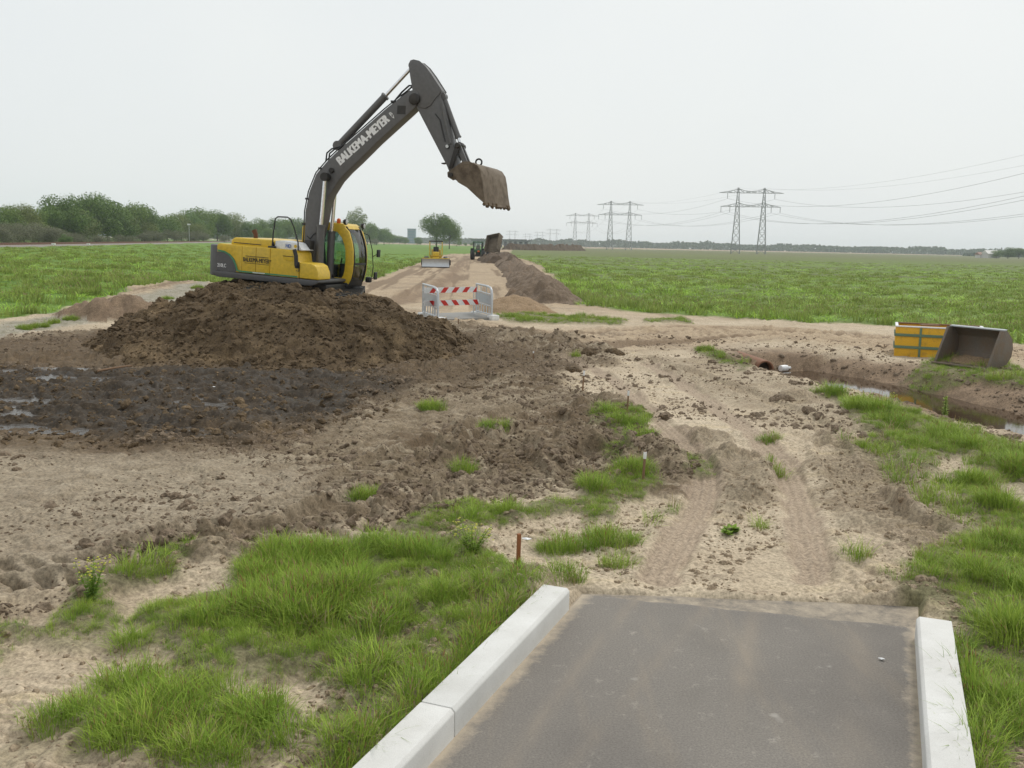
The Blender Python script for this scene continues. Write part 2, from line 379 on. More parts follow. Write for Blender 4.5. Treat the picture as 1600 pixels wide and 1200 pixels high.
ROUGH_C = PX([(1000, 560), (1150, 565), (1280, 610), (1340, 665), (1280, 690), (1180, 640), (1060, 600)])
DARK = PX([(-300, 540), (0, 530), (180, 520), (420, 500), (660, 512), (760, 535), (880, 560), (860, 590), (760, 600), (640, 612), (560, 640), (400, 700), (200, 705), (-300, 700)])
WET = PX([(-300, 570), (-20, 575), (150, 580), (400, 577), (560, 582), (590, 610), (545, 650), (370, 685), (200, 690), (0, 682), (-300, 690)])
LFIELD = [(-900, 30), (-40, 27)] + PX([(0, 504), (60, 500), (130, 482), (200, 466), (300, 454), (480, 470), (560, 452), (600, 438), (650, 415), (700, 398)]) + [(-9.5, 250), (-9.5, 900), (-3000, 3000)]
MEADOW = [(-1, 900), (-1.5, 250)] + PX([(784, 400), (840, 415), (872, 432), (893, 474), (1000, 488), (1200, 499), (1400, 509), (1600, 535), (1760, 556)]) + [(60, 32), (900, 40), (3000, 3000)]
STRIP = PX([(-300, 540), (0, 512), (140, 487), (300, 457), (340, 452), (330, 475), (200, 500), (0, 530), (-300, 570)])
RW0, RWD = np.array([-69.0, 130.0]), np.array([-47.0, 250.0]) / math.hypot(47, 250)
def rail_pt(s): return RW0 + RWD * s
WL = -.42                                                              # ditch water level
DITCH = PX([(1222, 582), (1330, 600), (1450, 629), (1600, 669)], WL) + [(12.2, 10.2), (16.5, 3.0), (28, -16)]
CROSS = smooth_line(PX([(560, 490), (780, 530), (960, 530), (1150, 520), (1400, 535), (1700, 560)]))
BERM = smooth_line(PX([(620, 478), (662, 462), (690, 444), (712, 421), (729, 403)]) + [(-8.8, 200), (-12, 330)])
RUTS = [(smooth_line(PX([(1030, 905), (1060, 845), (1092, 790), (1098, 740), (1060, 690), (1000, 630), (950, 590), (880, 560)])), .17),
        (smooth_line(PX([(1272, 905), (1262, 840), (1235, 750), (1190, 690), (1130, 645), (1085, 610), (1010, 570)])), .17)]
TREADS = [(smooth_line(PX([(430, 800), (560, 740), (700, 690), (830, 640)])), .26, .07, .19), (smooth_line(PX([(480, 820), (620, 760), (760, 712), (870, 660)])), .26, .06, .19), (smooth_line(PX([(1000, 560), (1100, 590), (1230, 640), (1330, 700)])), .24, .05, .18),
          (smooth_line(PX([(-100, 905), (60, 890), (190, 872), (330, 830)])), .24, .10, .22),
          (smooth_line(PX([(-100, 940), (40, 920), (140, 915), (230, 885)])), .22, .09, .22),
          (smooth_line(PX([(935, 715), (915, 745), (870, 762), (820, 748), (770, 700)])), .36, .10, .17),
          (smooth_line(PX([(735, 555), (800, 535), (870, 522), (960, 525)])), .32, .10, .24),
          (smooth_line(PX([(790, 548), (870, 538), (960, 540)])), .3, .04, .2),
          (smooth_line(PX([(1460, 800), (1400, 760), (1370, 715), (1350, 680)])), .3, .06, .16),
          (smooth_line(PX([(1440, 830), (1370, 800), (1320, 740), (1300, 700)])), .28, .05, .16)]
HUMPS = [(1310, 700, .4, .12), (1400, 800, .45, .13), (1350, 820, .35, .1), (1440, 790, .4, .1), (1120, 720, .4, .12), (1190, 745, .35, .12), (1140, 800, .25, .1), (1165, 775, .34, .20), (1080, 690, .3, .13), (1010, 715, .5, .16), (1060, 735, .42, .16), (900, 640, .6, .16), (960, 720, .4, .14), (1340, 730, .45, .12), (1380, 775, .4, .14), (1240, 620, .45, .16), (1255, 600, .35, .14), (1420, 850, .3, .10), (890, 700, .55, .14),
         (1280, 640, .4, .08), (720, 700, .7, .12), (660, 610, .8, .14), (250, 855, .45, .10), (740, 855, .4, .1), (1300, 690, .3, .08), (330, 890, .4, .1)]

def masks(x, y):
    wob = (fbm(x * 0.9, y * 0.9, 4, 3) - 0.5)
    o = {}
    o['mud'] = local(x, y, MUD, 3, lambda a, b: 1 - sm(-0.35, 0.45, sdpoly(a, b, MUD) + (fbm(a * .8, b * .8, 4, 3) - .5) * 2.2), 0.0)
    for P, a_ in ((ROUGH_A, .75), (ROUGH_B, .6), (ROUGH_C, .45)):
        o['mud'] = np.maximum(o['mud'], a_ * local(x, y, P, 1.5, lambda a, b: 1 - sm(-0.25, 0.3, sdpoly(a, b, P) + (fbm(a * 1.6, b * 1.6, 4, 47) - .5) * 1.3), 0.0))
    o['wet'] = local(x, y, WET, 3, lambda a, b: 1 - sm(-0.5, 0.6, sdpoly(a, b, WET) + (fbm(a * .9, b * .9, 4, 8) - .5) * 2.2), 0.0)
    pl = lambda P, w: local(x, y, P, 2, lambda a, b: 1 - sm(-w, w, sdpoly(a, b, P) + (fbm(a * 1.3, b * 1.3, 4, 31) - .5) * 2.0 * w / .5 * .6), 0.0)
    o['pale'] = np.maximum(pl(PALE, .6) * .68, pl(PALE2, .15))
    g = np.zeros_like(x)
    for P in GRASS.values():
        g = np.maximum(g, local(x, y, P, .6, lambda a, b: 1 - sm(-0.12, 0.12, sdpoly(a, b, P) + (fbm(a * 3, b * 3, 3, 41) - .5) * .5), 0.0))
    for P in THIN.values():
        g = np.maximum(g, .35 * local(x, y, P, .6, lambda a, b: 1 - sm(-0.12, 0.12, sdpoly(a, b, P) + (fbm(a * 3, b * 3, 3, 41) - .5) * .5), 0.0))
    o['grass'] = g
    far = y > 24
    lf = np.zeros_like(x); md = np.zeros_like(x); st = np.zeros_like(x)
    xf, yf = x[far], y[far]
    wf = (fbm(xf * .5, yf * .5, 3, 5) - .5)
    lf[far] = 1 - sm(-0.3, 0.3, sdpoly(xf, yf, LFIELD) + wf * 1.5)
    md[far] = 1 - sm(-0.3, 0.3, sdpoly(xf, yf, MEADOW) + wf * 1.5)
    st[far] = (1 - sm(-0.4, 0.4, sdpoly(xf, yf, STRIP) + wf * 1.5))
    o['lfield'], o['meadow'], o['strip'] = lf, md, st
    o['path'] = local(x, y, PATH, .5, lambda a, b: 1 - sm(-0.05, 0.05, sdpoly(a, b, PATH)), 0.0)
    return o

def ground(x, y, full=False):
    x = np.asarray(x, float); y = np.asarray(y, float)
    mk = masks(x, y); r = np.hypot(x, y)
    near = r < 75
    h = (fbm(x * .12, y * .12, 3, 1) - .5) * .18 * sm(6, 18, r) * (1 - .9 * mk['wet'])
    # far relief: railway bank, road bed, fields
    ddr = np.abs((x - RW0[0]) * -RWD[1] + (y - RW0[1]) * RWD[0])
    side = (x - RW0[0]) * RWD[1] - (y - RW0[1]) * RWD[0]          # >0 : right of the railway
    bank = np.where(side > 0, 1 - sm(4, 60, ddr), 1 - sm(4, 14, ddr))
    h = h + 1.0 * bank * sm(20, 60, y)
    h = h + mk['lfield'] * (fbm(x * .25, y * .25, 3, 61) - .5) * .35 * (1 - sm(3, 8, 8 - ddr) * 0) * (r < 300)
    # far construction road: left carriageway raised above the graded bed
    onroad = (y > 38) & (y < 420) & (mk['lfield'] < .5) & (mk['meadow'] < .5)
    k = onroad
    if k.any():
        xa, ya = x[k], y[k]; d_, sg, s_, _ = polyline(xa, ya, BERM); sg = sg + (fbm(xa * .6, ya * .25, 3, 9) - .5) * 1.3
        lift = sm(38, 50, ya)
        hl = .24 * sm(-.9, .5, sg) + .10 * np.exp(-((sg - .3) / .7) ** 2)      # left carriageway stands above the graded bed
        hr = (-.06 + .45 * sm(100, 150, ya)) * (1 - sm(-.9, .5, sg))
        tt = xa + (ya - 46) * .045
        rel = (fbm(tt * 1.6, ya * .05, 4, 77) - .5) * .13
        h[k] = h[k] + lift * (hl + hr + rel)
    # ditch with culvert
    dd = local(x, y, DITCH[:5], 6, lambda a, b: polyline(a, b, DITCH)[0], 99.0)
    wobd = (fbm(x * .7, y * .7, 4, 15) - .5)
    rightside = local(x, y, DITCH[:5], 6, lambda a, b: polyline(a, b, DITCH)[1], 0.0)
    behind = (x - DITCH[0][0]) * (DITCH[0][0] - DITCH[1][0]) + (y - DITCH[0][1]) * (DITCH[0][1] - DITCH[1][1]) > 0
    wide = np.where(behind, 1.25, np.where(rightside > 0, 2.0, 2.7))
    ditch = 1 - sm(np.where(behind, .3, np.where(rightside > 0, .2, .3)), wide, dd + wobd * (.25 + .2 * wide))
    h = h - 0.60 * ditch - .12 * np.where((rightside > 0) & ~behind, 1 - sm(1.0, 3.0, dd), 0)
    h = h + ditch * (1 - ditch) * 1.2 * ((ridged(x * .9, y * .9, 4, 16) - .5) * .5 + lumps(x * 2.4, y * 2.4, 18) * .16 - .04)
    # low reddish heap left
    c = G(185, 505)
    q = ((x - c[0]) / 2.4) ** 2 + ((y - c[1] - 1.2) / 2.2) ** 2
    heap = np.clip(1 - q + (fbm(x * .9, y * .9, 3, 19) - .5) * .9, 0, 1)
    h = h + heap * (.5 + .35 * lumps(x * 1.3, y * 1.3, 23) + .15 * lumps(x * 3.4, y * 3.4, 24))
    if full or True:
        k = near
        xs, ys = x[k], y[k]
        mud = mk['mud'][k]; wet = mk['wet'][k]; gr = mk['grass'][k]; pth = mk['path'][k]; pale = mk['pale'][k]
        wx = xs + (fbm(xs * 1.7, ys * 1.7, 3, 71) - .5) * .7; wy = ys + (fbm(xs * 1.7, ys * 1.7, 3, 72) - .5) * .7
        l1 = lumps(wx * 2.1, wy * 2.1, 101, .7); l2 = lumps(wx * 5.3, wy * 5.3, 102, .75); l3 = lumps(wx * 13, wy * 13, 103, .7)
        rd = ridged(wx * 1.3, wy * 1.3, 4, 104); f1 = fbm(xs * 2.2, ys * 2.2, 5, 105); f2 = fbm(xs * 9, ys * 9, 3, 106)
        rough = mud * (1 - .55 * pale) * (1 - .45 * gr)
        patch = sm(.38, .62, fbm(xs * .45, ys * .45, 3, 110))
        hm = rough * ((.045 + .07 * patch) * (rd - .5) * 1.5 + l1 * .075 * (.3 + patch) + l2 * .085 * (.5 + patch) + l3 * .042)
        hw = l1 * .10 + l2 * .085 + l3 * .03 + (fbm(xs * 1.6, ys * 2.8, 4, 115) - .5) * .20 + .012
        hm = hm * (1 - wet) + hw * wet
        sandy = (1 - mud) * (1 - pth)
        pf = sm(.48, .66, fbm(xs * .55, ys * .55, 4, 111))            # rougher drifts in the sand
        hs = sandy * ((f1 - .5) * .09 + (f2 - .5) * .02 + pf * (l2 * .06 + (rd - .5) * .08) + l3 * .014 * (.3 + pf))
        hk = hm + hs
        for cx, cy, rr, hh in HUMPS:
            g0 = G(cx, cy)
            def hump(a, b):
                q = ((a - g0[0]) ** 2 + (b - g0[1]) ** 2) / rr ** 2
                e = np.clip(1 - q * (.6 + .9 * fbm(a * 2.3, b * 2.3, 3, 33)), 0, 1)
                wa = a + (fbm(a * 4, b * 4, 2, 34) - .5) * .3
                return e * hh * (.45 + .5 * lumps(wa * 5.5, b * 5.5, 36, .8) + .45 * ridged(wa * 3.2, b * 3.2, 4, 35))
            hk = hk + local(xs, ys, [tuple(g0)], rr * 1.8, hump, 0.0)
        for pts, w in RUTS:
            def rut(a, b):
                d, sgn, s_, _ = polyline(a, b, pts)
                i = 1 - sm(w * .7, w * 1.3, d + (fbm(a * 3, b * 3, 2, 51) - .5) * .08)
                lip = np.exp(-((d - w * 1.5) / .07) ** 2) * .022 * fbm(a * 2, b * 2, 2, 55)
                return i * (-.026 + .010 * np.cos(sgn * 60)) + lip * 1.2
            inside = local(xs, ys, pts, .6, lambda a, b: 1 - sm(w * .7, w * 1.4, polyline(a, b, pts)[0]), 0.0)
            hk = hk * (1 - .8 * inside) + local(xs, ys, pts, .6, rut, 0.0)
        for pts, w, amp, pitch in TREADS:
            def tread(a, b):
                d, sgn, s_, L = polyline(a, b, pts)
                i = 1 - sm(w * .8, w * 1.05, d)
                bars = np.sin(2 * math.pi * (s_ / pitch + np.abs(sgn) / pitch * .55))
                return i * (-.03 + amp * .55 * np.clip(bars * 1.6, -1, 1) * (.4 + .9 * fbm(a * 1.1, b * 1.1, 2, 57))) + np.exp(-((d - w * 1.2) / .08) ** 2) * .04
            inside = local(xs, ys, pts, .7, lambda a, b: 1 - sm(w * .8, w * 1.1, polyline(a, b, pts)[0]), 0.0)
            hk = hk * (1 - .75 * inside) + local(xs, ys, pts, .7, tread, 0.0)
        # cross road: long machine ruts and blade marks
        def cross(a, b):
            d, sgn, s_, L = polyline(a, b, CROSS)
            i = 1 - sm(2.2, 3.2, d)
            return i * ((fbm(sgn * 2.4, s_ * .09, 4, 120) - .5) * .32 + .02 * np.sin(s_ / .22 * 2 * math.pi) * (fbm(sgn * 1.2, s_ * .1, 2, 121) > .56))
        hk = hk + local(xs, ys, CROSS, 4, cross, 0.0) * (1 - gr)
        hk = hk + gr * (.04 + .06 * fbm(xs * 1.5, ys * 1.5, 3, 130))
        # beside the kerbs the soil is banked up; under the asphalt it lies lower
        hk = hk * (1 - pth) - .075 * pth
        h[k] = h[k] * (1 - pth) + hk
    if full: return h, mk, dd, heap
    return h

def gz(x, y): return float(ground(np.array([x]), np.array([y]))[0])

# ------------------------------------------------------------------ ground sheet
def build_ground():
    rows = [0.3, 1.0, 2.0, 2.8, 3.4, 3.8, 4.1]
    s = 2.9 * 960 / 4.25; lim = 2.9 * 960 / 66
    while s > lim: rows.append(2.9 * 960 / s); s -= 0.74
    d = 66.0
    while d < 4500: rows.append(d); d *= 1.018 if d < 500 else 1.06
    az = np.concatenate([np.radians(np.linspace(-180, -36, 40))[:-1], np.radians(np.linspace(-36, 36, 1060)), np.radians(np.linspace(36, 180, 40))[1:-1]])
    R_ = np.array(rows)
    # straight rows inside the view (constant y), circular outside
    A, D_ = np.meshgrid(az, R_)
    sc = 1 / np.maximum(np.cos(np.clip(A, -.66, .66)), .3)
    x = (np.sin(A) * D_ * sc).ravel(); y = (np.cos(A) * D_ * sc).ravel()
    h, mk, dd, heap = ground(x, y, True)
    nr, nc = len(R_), len(az)
    idx = np.arange(nr * nc).reshape(nr, nc)
    a = idx[:-1, :]; b = idx[1:, :]
    a2 = np.roll(a, -1, 1); b2 = np.roll(b, -1, 1)
    f = np.stack([a, a2, b2, b], -1).reshape(-1, 4)
    me = bpy.data.meshes.new('ground')
    me.vertices.add(nr * nc); me.vertices.foreach_set('co', np.stack([x, y, h], -1).ravel())
    nf = len(f)
    me.loops.add(nf * 4); me.loops.foreach_set('vertex_index', f.ravel().astype(np.int32))
    me.polygons.add(nf); me.polygons.foreach_set('loop_start', np.arange(0, nf * 4, 4, dtype=np.int32))
    me.polygons.foreach_set('loop_total', np.full(nf, 4, np.int32))
    me.update(calc_edges=True)
    me.polygons.foreach_set('use_smooth', np.ones(nf, bool))
    bermm = local(x, y, BERM, 4, lambda a, b: np.exp(-((polyline(a, b, BERM)[1] + .25 + (fbm(a * .7, b * .3, 3, 9) - .5) * 1.3) / .75) ** 2) * (b < 200), 0.0)
    ditchmud = (1 - sm(1.3, 3.1, dd + (fbm(x, y, 3, 140) - .5) * 1.6))
    # plan masks: what each patch of ground is made of
    c1 = np.stack([mk['mud'], mk['wet'], np.maximum(mk['grass'], 0), mk['pale']], -1)
    c2 = np.stack([np.maximum(mk['lfield'], 0), mk['meadow'], np.maximum(mk['strip'] * .9, 0), np.clip(np.maximum(np.maximum(ditchmud, heap > .03), bermm * .9), 0, 1)], -1)
    rutm = np.zeros_like(x)
    for pts, w in RUTS: rutm = np.maximum(rutm, local(x, y, pts, .8, lambda a, b: 1 - sm(w * .8, w * 1.5, polyline(a, b, pts)[0] + (fbm(a * 2.5, b * 2.5, 3, 58) - .5) * .3), 0.0))
    crm = local(x, y, CROSS, 5, lambda a, b: 1 - sm(2.0, 3.6, polyline(a, b, CROSS)[0]), 0.0)
    farroad = sm(36, 48, y) * (1 - mk['lfield']) * (1 - mk['meadow'])
    dk = local(x, y, DARK, 3, lambda a, b: 1 - sm(-.7, .7, sdpoly(a, b, DARK) + (fbm(a * .8, b * .8, 4, 66) - .5) * 3.0), 0.0)
    ln = local(x, y, CROSS, 5, lambda a, b: sm(.47, .38, fbm(polyline(a, b, CROSS)[1] * 2.4, polyline(a, b, CROSS)[2] * .09, 4, 120)), 0.0) * crm
    ln = np.maximum(ln, farroad * sm(.46, .36, fbm((x + (y - 46) * .045) * 1.6, y * .05, 4, 77)) * .9)
    c3 = np.stack([rutm, np.maximum(crm, farroad), dk, np.clip(ln, 0, 1)], -1)
    for nm, c in (('soil', c1), ('field', c2), ('wear', c3)):
        at = me.color_attributes.new(nm, 'FLOAT_COLOR', 'POINT'); at.data.foreach_set('color', c.astype(np.float32).ravel())
    o = link('ground', me, ground_material()); tag(o, 'churned sandy and muddy ground of the construction site with fields beyond', kind='structure')
    return o

def soil_colour(n, l, pos):
    pass

def ground_material():
    mt, n, l, p = nodes_of('ground_soil')
    geo = n.new('ShaderNodeNewGeometry'); pos = geo.outputs['Position']
    def attr(nm):
        a = n.new('ShaderNodeAttribute'); a.attribute_name = nm
        s = n.new('ShaderNodeSeparateColor'); l.new(a.outputs['Color'], s.inputs[0]); return s.outputs[0], s.outputs[1], s.outputs[2], a.outputs['Alpha']
    rut, road, darkm, lines = attr('wear'); mud, wet, grass, pale = attr('soil'); lf, md, strip, brown = attr('field')
    nA = noise_node(n, l, .5, 6, vec=pos); nB = noise_node(n, l, 3.2, 8, vec=pos, rough=.7); nC = noise_node(n, l, 26, 6, vec=pos, rough=.75)
    sand = mixc(n, l, ramp(n, l, nA.outputs[0], .35, .65).outputs[0], (.56, .472, .348), (.45, .365, .258))
    stm = n.new('ShaderNodeMapping'); stm.inputs['Scale'].default_value = (.8, 3.2, 1); stm.inputs['Rotation'].default_value = (0, 0, .2); l.new(pos, stm.inputs['Vector'])
    nS = noise_node(n, l, 1.7, 9, vec=stm.outputs[0], rough=.72); nY = noise_node(n, l, .9, 5, vec=stm.outputs[0])
    sand = mixc(n, l, ramp(n, l, nY.outputs[0], .55, .68, cb=(.7, .7, .7, 1)).outputs[0], sand, (.58, .475, .31))
    sand = mixc(n, l, ramp(n, l, nS.outputs[0], .55, .68, cb=(.85, .85, .85, 1)).outputs[0], sand, (.29, .225, .16))
    rmp = n.new('ShaderNodeMapping'); rmp.inputs['Scale'].default_value = (.10, .55, 1); l.new(pos, rmp.inputs['Vector']); nR = noise_node(n, l, 1.0, 7, vec=rmp.outputs[0], rough=.75)
    roadc = mixc(n, l, ramp(n, l, nS.outputs[0], .42, .6).outputs[0], (.47, .36, .24), (.31, .225, .142))
    roadc = mixc(n, l, ramp(n, l, nR.outputs[0], .52, .62).outputs[0], roadc, (.25, .185, .125))  # dark streaks in roadc paint the shadows of the graded cross grooves
    rm = n.new('ShaderNodeMath'); rm.operation = 'MULTIPLY'; rm.inputs[1].default_value = .75; l.new(road, rm.inputs[0])
    sand = mixc(n, l, rm.outputs[0], sand, roadc); sand = mixc(n, l, lines, sand, (.22, .158, .10))
    rutc = mixc(n, l, nB.outputs[0], (.335, .258, .186), (.42, .335, .25)); rm2 = n.new('ShaderNodeMath'); rm2.operation = 'MULTIPLY'; rm2.inputs[1].default_value = .85; l.new(rut, rm2.inputs[0])
    mudc = mixc(n, l, ramp(n, l, nB.outputs[0], .32, .68).outputs[0], (.285, .228, .155), (.160, .120, .075))
    mudc = mixc(n, l, ramp(n, l, nA.outputs[0], .47, .60).outputs[0], mudc, (.150, .108, .066))
    nL = noise_node(n, l, 1.3, 6, vec=stm.outputs[0]); mudc = mixc(n, l, ramp(n, l, nL.outputs[0], .52, .64, cb=(.8, .8, .8, 1)).outputs[0], mudc, (.36, .30, .215))
    palec = mixc(n, l, ramp(n, l, nB.outputs[0], .35, .7).outputs[0], (.41, .35, .262), (.27, .22, .155))
    wetc = mixc(n, l, ramp(n, l, nB.outputs[0], .35, .65).outputs[0], (.032, .024, .015), (.062, .044, .027))
    wetc = mixc(n, l, ramp(n, l, nC.outputs[0], .55, .7).outputs[0], wetc, (.11, .085, .058))
    brn = mixc(n, l, ramp(n, l, nB.outputs[0], .3, .7).outputs[0], (.30, .215, .14), (.15, .105, .07))
    stc = mixc(n, l, ramp(n, l, nB.outputs[0], .4, .65).outputs[0], (.36, .335, .28), (.20, .19, .125))
    turf = mixc(n, l, nB.outputs[0], (.085, .115, .03), (.15, .13, .06))
    col = mixc(n, l, mud, sand, mudc); col = mixc(n, l, rm2.outputs[0], col, rutc); col = mixc(n, l, pale, col, palec); col = mixc(n, l, strip, col, stc)
    drk = mixc(n, l, ramp(n, l, nB.outputs[0], .35, .65).outputs[0], (.150, .104, .060), (.085, .058, .033)); dmm = n.new('ShaderNodeMath'); dmm.operation = 'MULTIPLY'; dmm.inputs[1].default_value = .85; l.new(darkm, dmm.inputs[0]); col = mixc(n, l, dmm.outputs[0], col, drk)
    col = mixc(n, l, brown, col, brn); col = mixc(n, l, wet, col, wetc)
    gm = n.new('ShaderNodeMath'); gm.operation = 'MULTIPLY'; gm.inputs[1].default_value = .75; l.new(grass, gm.inputs[0])
    col = mixc(n, l, gm.outputs[0], col, turf)
    # meadow: long streaks of darker rush and browner sward further out
    mp = n.new('ShaderNodeMapping'); mp.inputs['Scale'].default_value = (.012, .05, 1); l.new(pos, mp.inputs['Vector'])
    nM = noise_node(n, l, 1.0, 6, vec=mp.outputs[0]); nM2 = noise_node(n, l, .12, 6, vec=pos, rough=.7)
    mead = mixc(n, l, ramp(n, l, nM2.outputs[0], .35, .65).outputs[0], (.122, .195, .033), (.168, .24, .045))
    mead = mixc(n, l, ramp(n, l, nM.outputs[0], .46, .58).outputs[0], mead, (.125, .145, .048))
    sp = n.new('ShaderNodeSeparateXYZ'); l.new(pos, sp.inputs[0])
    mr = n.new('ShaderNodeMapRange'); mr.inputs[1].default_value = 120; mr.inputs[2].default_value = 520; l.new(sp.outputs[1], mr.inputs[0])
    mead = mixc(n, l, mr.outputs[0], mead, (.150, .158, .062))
    lfc = mixc(n, l, ramp(n, l, nM2.outputs[0], .4, .6).outputs[0], (.115, .210, .029), (.160, .260, .041))
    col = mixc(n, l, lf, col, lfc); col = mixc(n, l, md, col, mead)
    v = ramp(n, l, nC.outputs[0], .36, .66, (.55, .54, .53, 1), (1.32, 1.31, 1.3, 1))
    col = mixc(n, l, 1.0, col, v.outputs[0], 'MULTIPLY')
    l.new(col, p.inputs['Base Color'])
    wr = ramp(n, l, nB.outputs[0], .38, .55, (.55, .55, .55, 1), (.92, .92, .92, 1))
    rg = mixc(n, l, wet, (.95, .95, .95, 1), wr.outputs[0])
    l.new(rg, p.inputs['Roughness']); p.inputs['Specular IOR Level'].default_value = .3
    bp = n.new('ShaderNodeBump'); bp.inputs['Strength'].default_value = .55; bp.inputs['Distance'].default_value = .02
    ad = n.new('ShaderNodeMath'); ad.operation = 'ADD'; l.new(nC.outputs[0], ad.inputs[0]); l.new(nB.outputs[0], ad.inputs[1])
    l.new(ad.outputs[0], bp.inputs['Height']); l.new(bp.outputs[0], p.inputs['Normal'])
    return mt

def soil_material(name, ca, cb, cc, rough=.95):
    mt, n, l, p = nodes_of(name)
    pos = n.new('ShaderNodeNewGeometry').outputs['Position']
    nA = noise_node(n, l, .8, 6, vec=pos); nB = noise_node(n, l, 4.0, 8, vec=pos, rough=.72); nC = noise_node(n, l, 28, 6, vec=pos, rough=.75)
    c = mixc(n, l, ramp(n, l, nB.outputs[0], .32, .68).outputs[0], ca, cb); c = mixc(n, l, ramp(n, l, nA.outputs[0], .52, .68).outputs[0], c, cc)
    v = ramp(n, l, nC.outputs[0], .36, .66, (.5, .49, .48, 1), (1.4, 1.38, 1.36, 1)); l.new(mixc(n, l, 1.0, c, v.outputs[0], 'MULTIPLY'), p.inputs['Base Color'])
    p.inputs['Roughness'].default_value = rough; p.inputs['Specular IOR Level'].default_value = .25
    bp = n.new('ShaderNodeBump'); bp.inputs['Strength'].default_value = .6; bp.inputs['Distance'].default_value = .03
    ad = n.new('ShaderNodeMath'); ad.operation = 'ADD'; l.new(nC.outputs[0], ad.inputs[0]); l.new(nB.outputs[0], ad.inputs[1])
    l.new(ad.outputs[0], bp.inputs['Height']); l.new(bp.outputs[0], p.inputs['Normal'])
    return mt
M['mound'] = soil_material('dark_wet_soil', (.155, .110, .063), (.080, .055, .032), (.23, .165, .095))
M['windrow'] = soil_material('grey_brown_soil', (.235, .18, .13), (.15, .11, .078), (.19, .135, .09))
M['windrow_far'] = soil_material('dark_windrow_soil', (.13, .095, .066), (.09, .064, .044), (.17, .12, .08))
M['sandpile'] = soil_material('brown_sand', (.33, .235, .145), (.27, .19, .115), (.36, .26, .165))
M['clod_dry'] = soil_material('dry_clod_soil', (.245, .19, .135), (.155, .115, .078), (.28, .22, .16))
M['clod_sand'] = soil_material('sandy_clod_soil', (.40, .32, .225), (.27, .205, .14), (.44, .36, .26))

build_ground()

def grid_mesh(name, x, y, z, mat, keep=None):
    nr, nc = x.shape; idx = np.arange(nr * nc).reshape(nr, nc)
    f = np.stack([idx[:-1, :-1], idx[:-1, 1:], idx[1:, 1:], idx[1:, :-1]], -1).reshape(-1, 4)
    if keep is not None:
        kv = keep.ravel(); f = f[kv[f].any(1)]
        used = np.unique(f); mp = -np.ones(nr * nc, int); mp[used] = np.arange(len(used)); f = mp[f]
        co = np.stack([x, y, z], -1).reshape(-1, 3)[used]
    else: co = np.stack([x, y, z], -1).reshape(-1, 3)
    me = bpy.data.meshes.new(name); me.vertices.add(len(co)); me.vertices.foreach_set('co', co.ravel())
    nf = len(f); me.loops.add(nf * 4); me.loops.foreach_set('vertex_index', f.ravel().astype(np.int32))
    me.polygons.add(nf); me.polygons.foreach_set('loop_start', np.arange(0, nf * 4, 4, dtype=np.int32)); me.polygons.foreach_set('loop_total', np.full(nf, 4, np.int32))
    me.update(calc_edges=True); me.polygons.foreach_set('use_smooth', np.ones(nf, bool))
    return link(name, me, mat)

# dark soil mound under the excavator
MA, MBp = np.array([-7.5, 25.3]), np.array([-5.1, 25.0])
def mound_h(x, y):
    ex, ey = MBp - MA; t = np.clip(((x - MA[0]) * ex + (y - MA[1]) * ey) / (ex * ex + ey * ey), 0, 1)
    dx = (x - MA[0] - ex * t); dy = (y - MA[1] - ey * t)
    d = np.hypot(dx * np.where(dx > 0, 1.08, 1.1), np.maximum(dy - 2.2, 0) * (dy > 0) + dy * (dy < 0) * .93) + (fbm(x * .55, y * .55, 4, 201) - .5) * 1.5
    h = 1.66 * np.clip(1.10 - d / 3.75, -.3, 1); h = np.where(h > 1.35, 1.35 + (h - 1.35) * .5, h)
    h = h + .3 * np.exp(-(((x + 2.0) / 1.3) ** 2 + ((y - 24.6) / 1.5) ** 2))
    wx = x + (fbm(x * 1.6, y * 1.6, 3, 205) - .5) * .8; wy = y + (fbm(x * 1.6, y * 1.6, 3, 206) - .5) * .8
    on = sm(-.15, .4, h)
    h = h + on * (lumps(wx * .75, wy * .75, 209, .7) * .22 + lumps(wx * 1.35, wy * 1.35, 210, .7) * .24 + lumps(wx * 3.1, wy * 3.1, 211, .75) * .11 + lumps(wx * 7.5, wy * 7.5, 212, .75) * .05 + (ridged(wx * .9, wy * .9, 4, 213) - .5) * .28 - .2)
    return h
gx, gy = np.meshgrid(np.linspace(-13.5, 1.5, 520), np.linspace(19.5, 31, 360))
mz = mound_h(gx, gy)
mo = grid_mesh('soil_mound', gx, gy, mz - .02, M['mound'], keep=mz > -.15)
tag(mo, 'big dark brown mound of loose wet soil under the yellow excavator', 'soil heap')

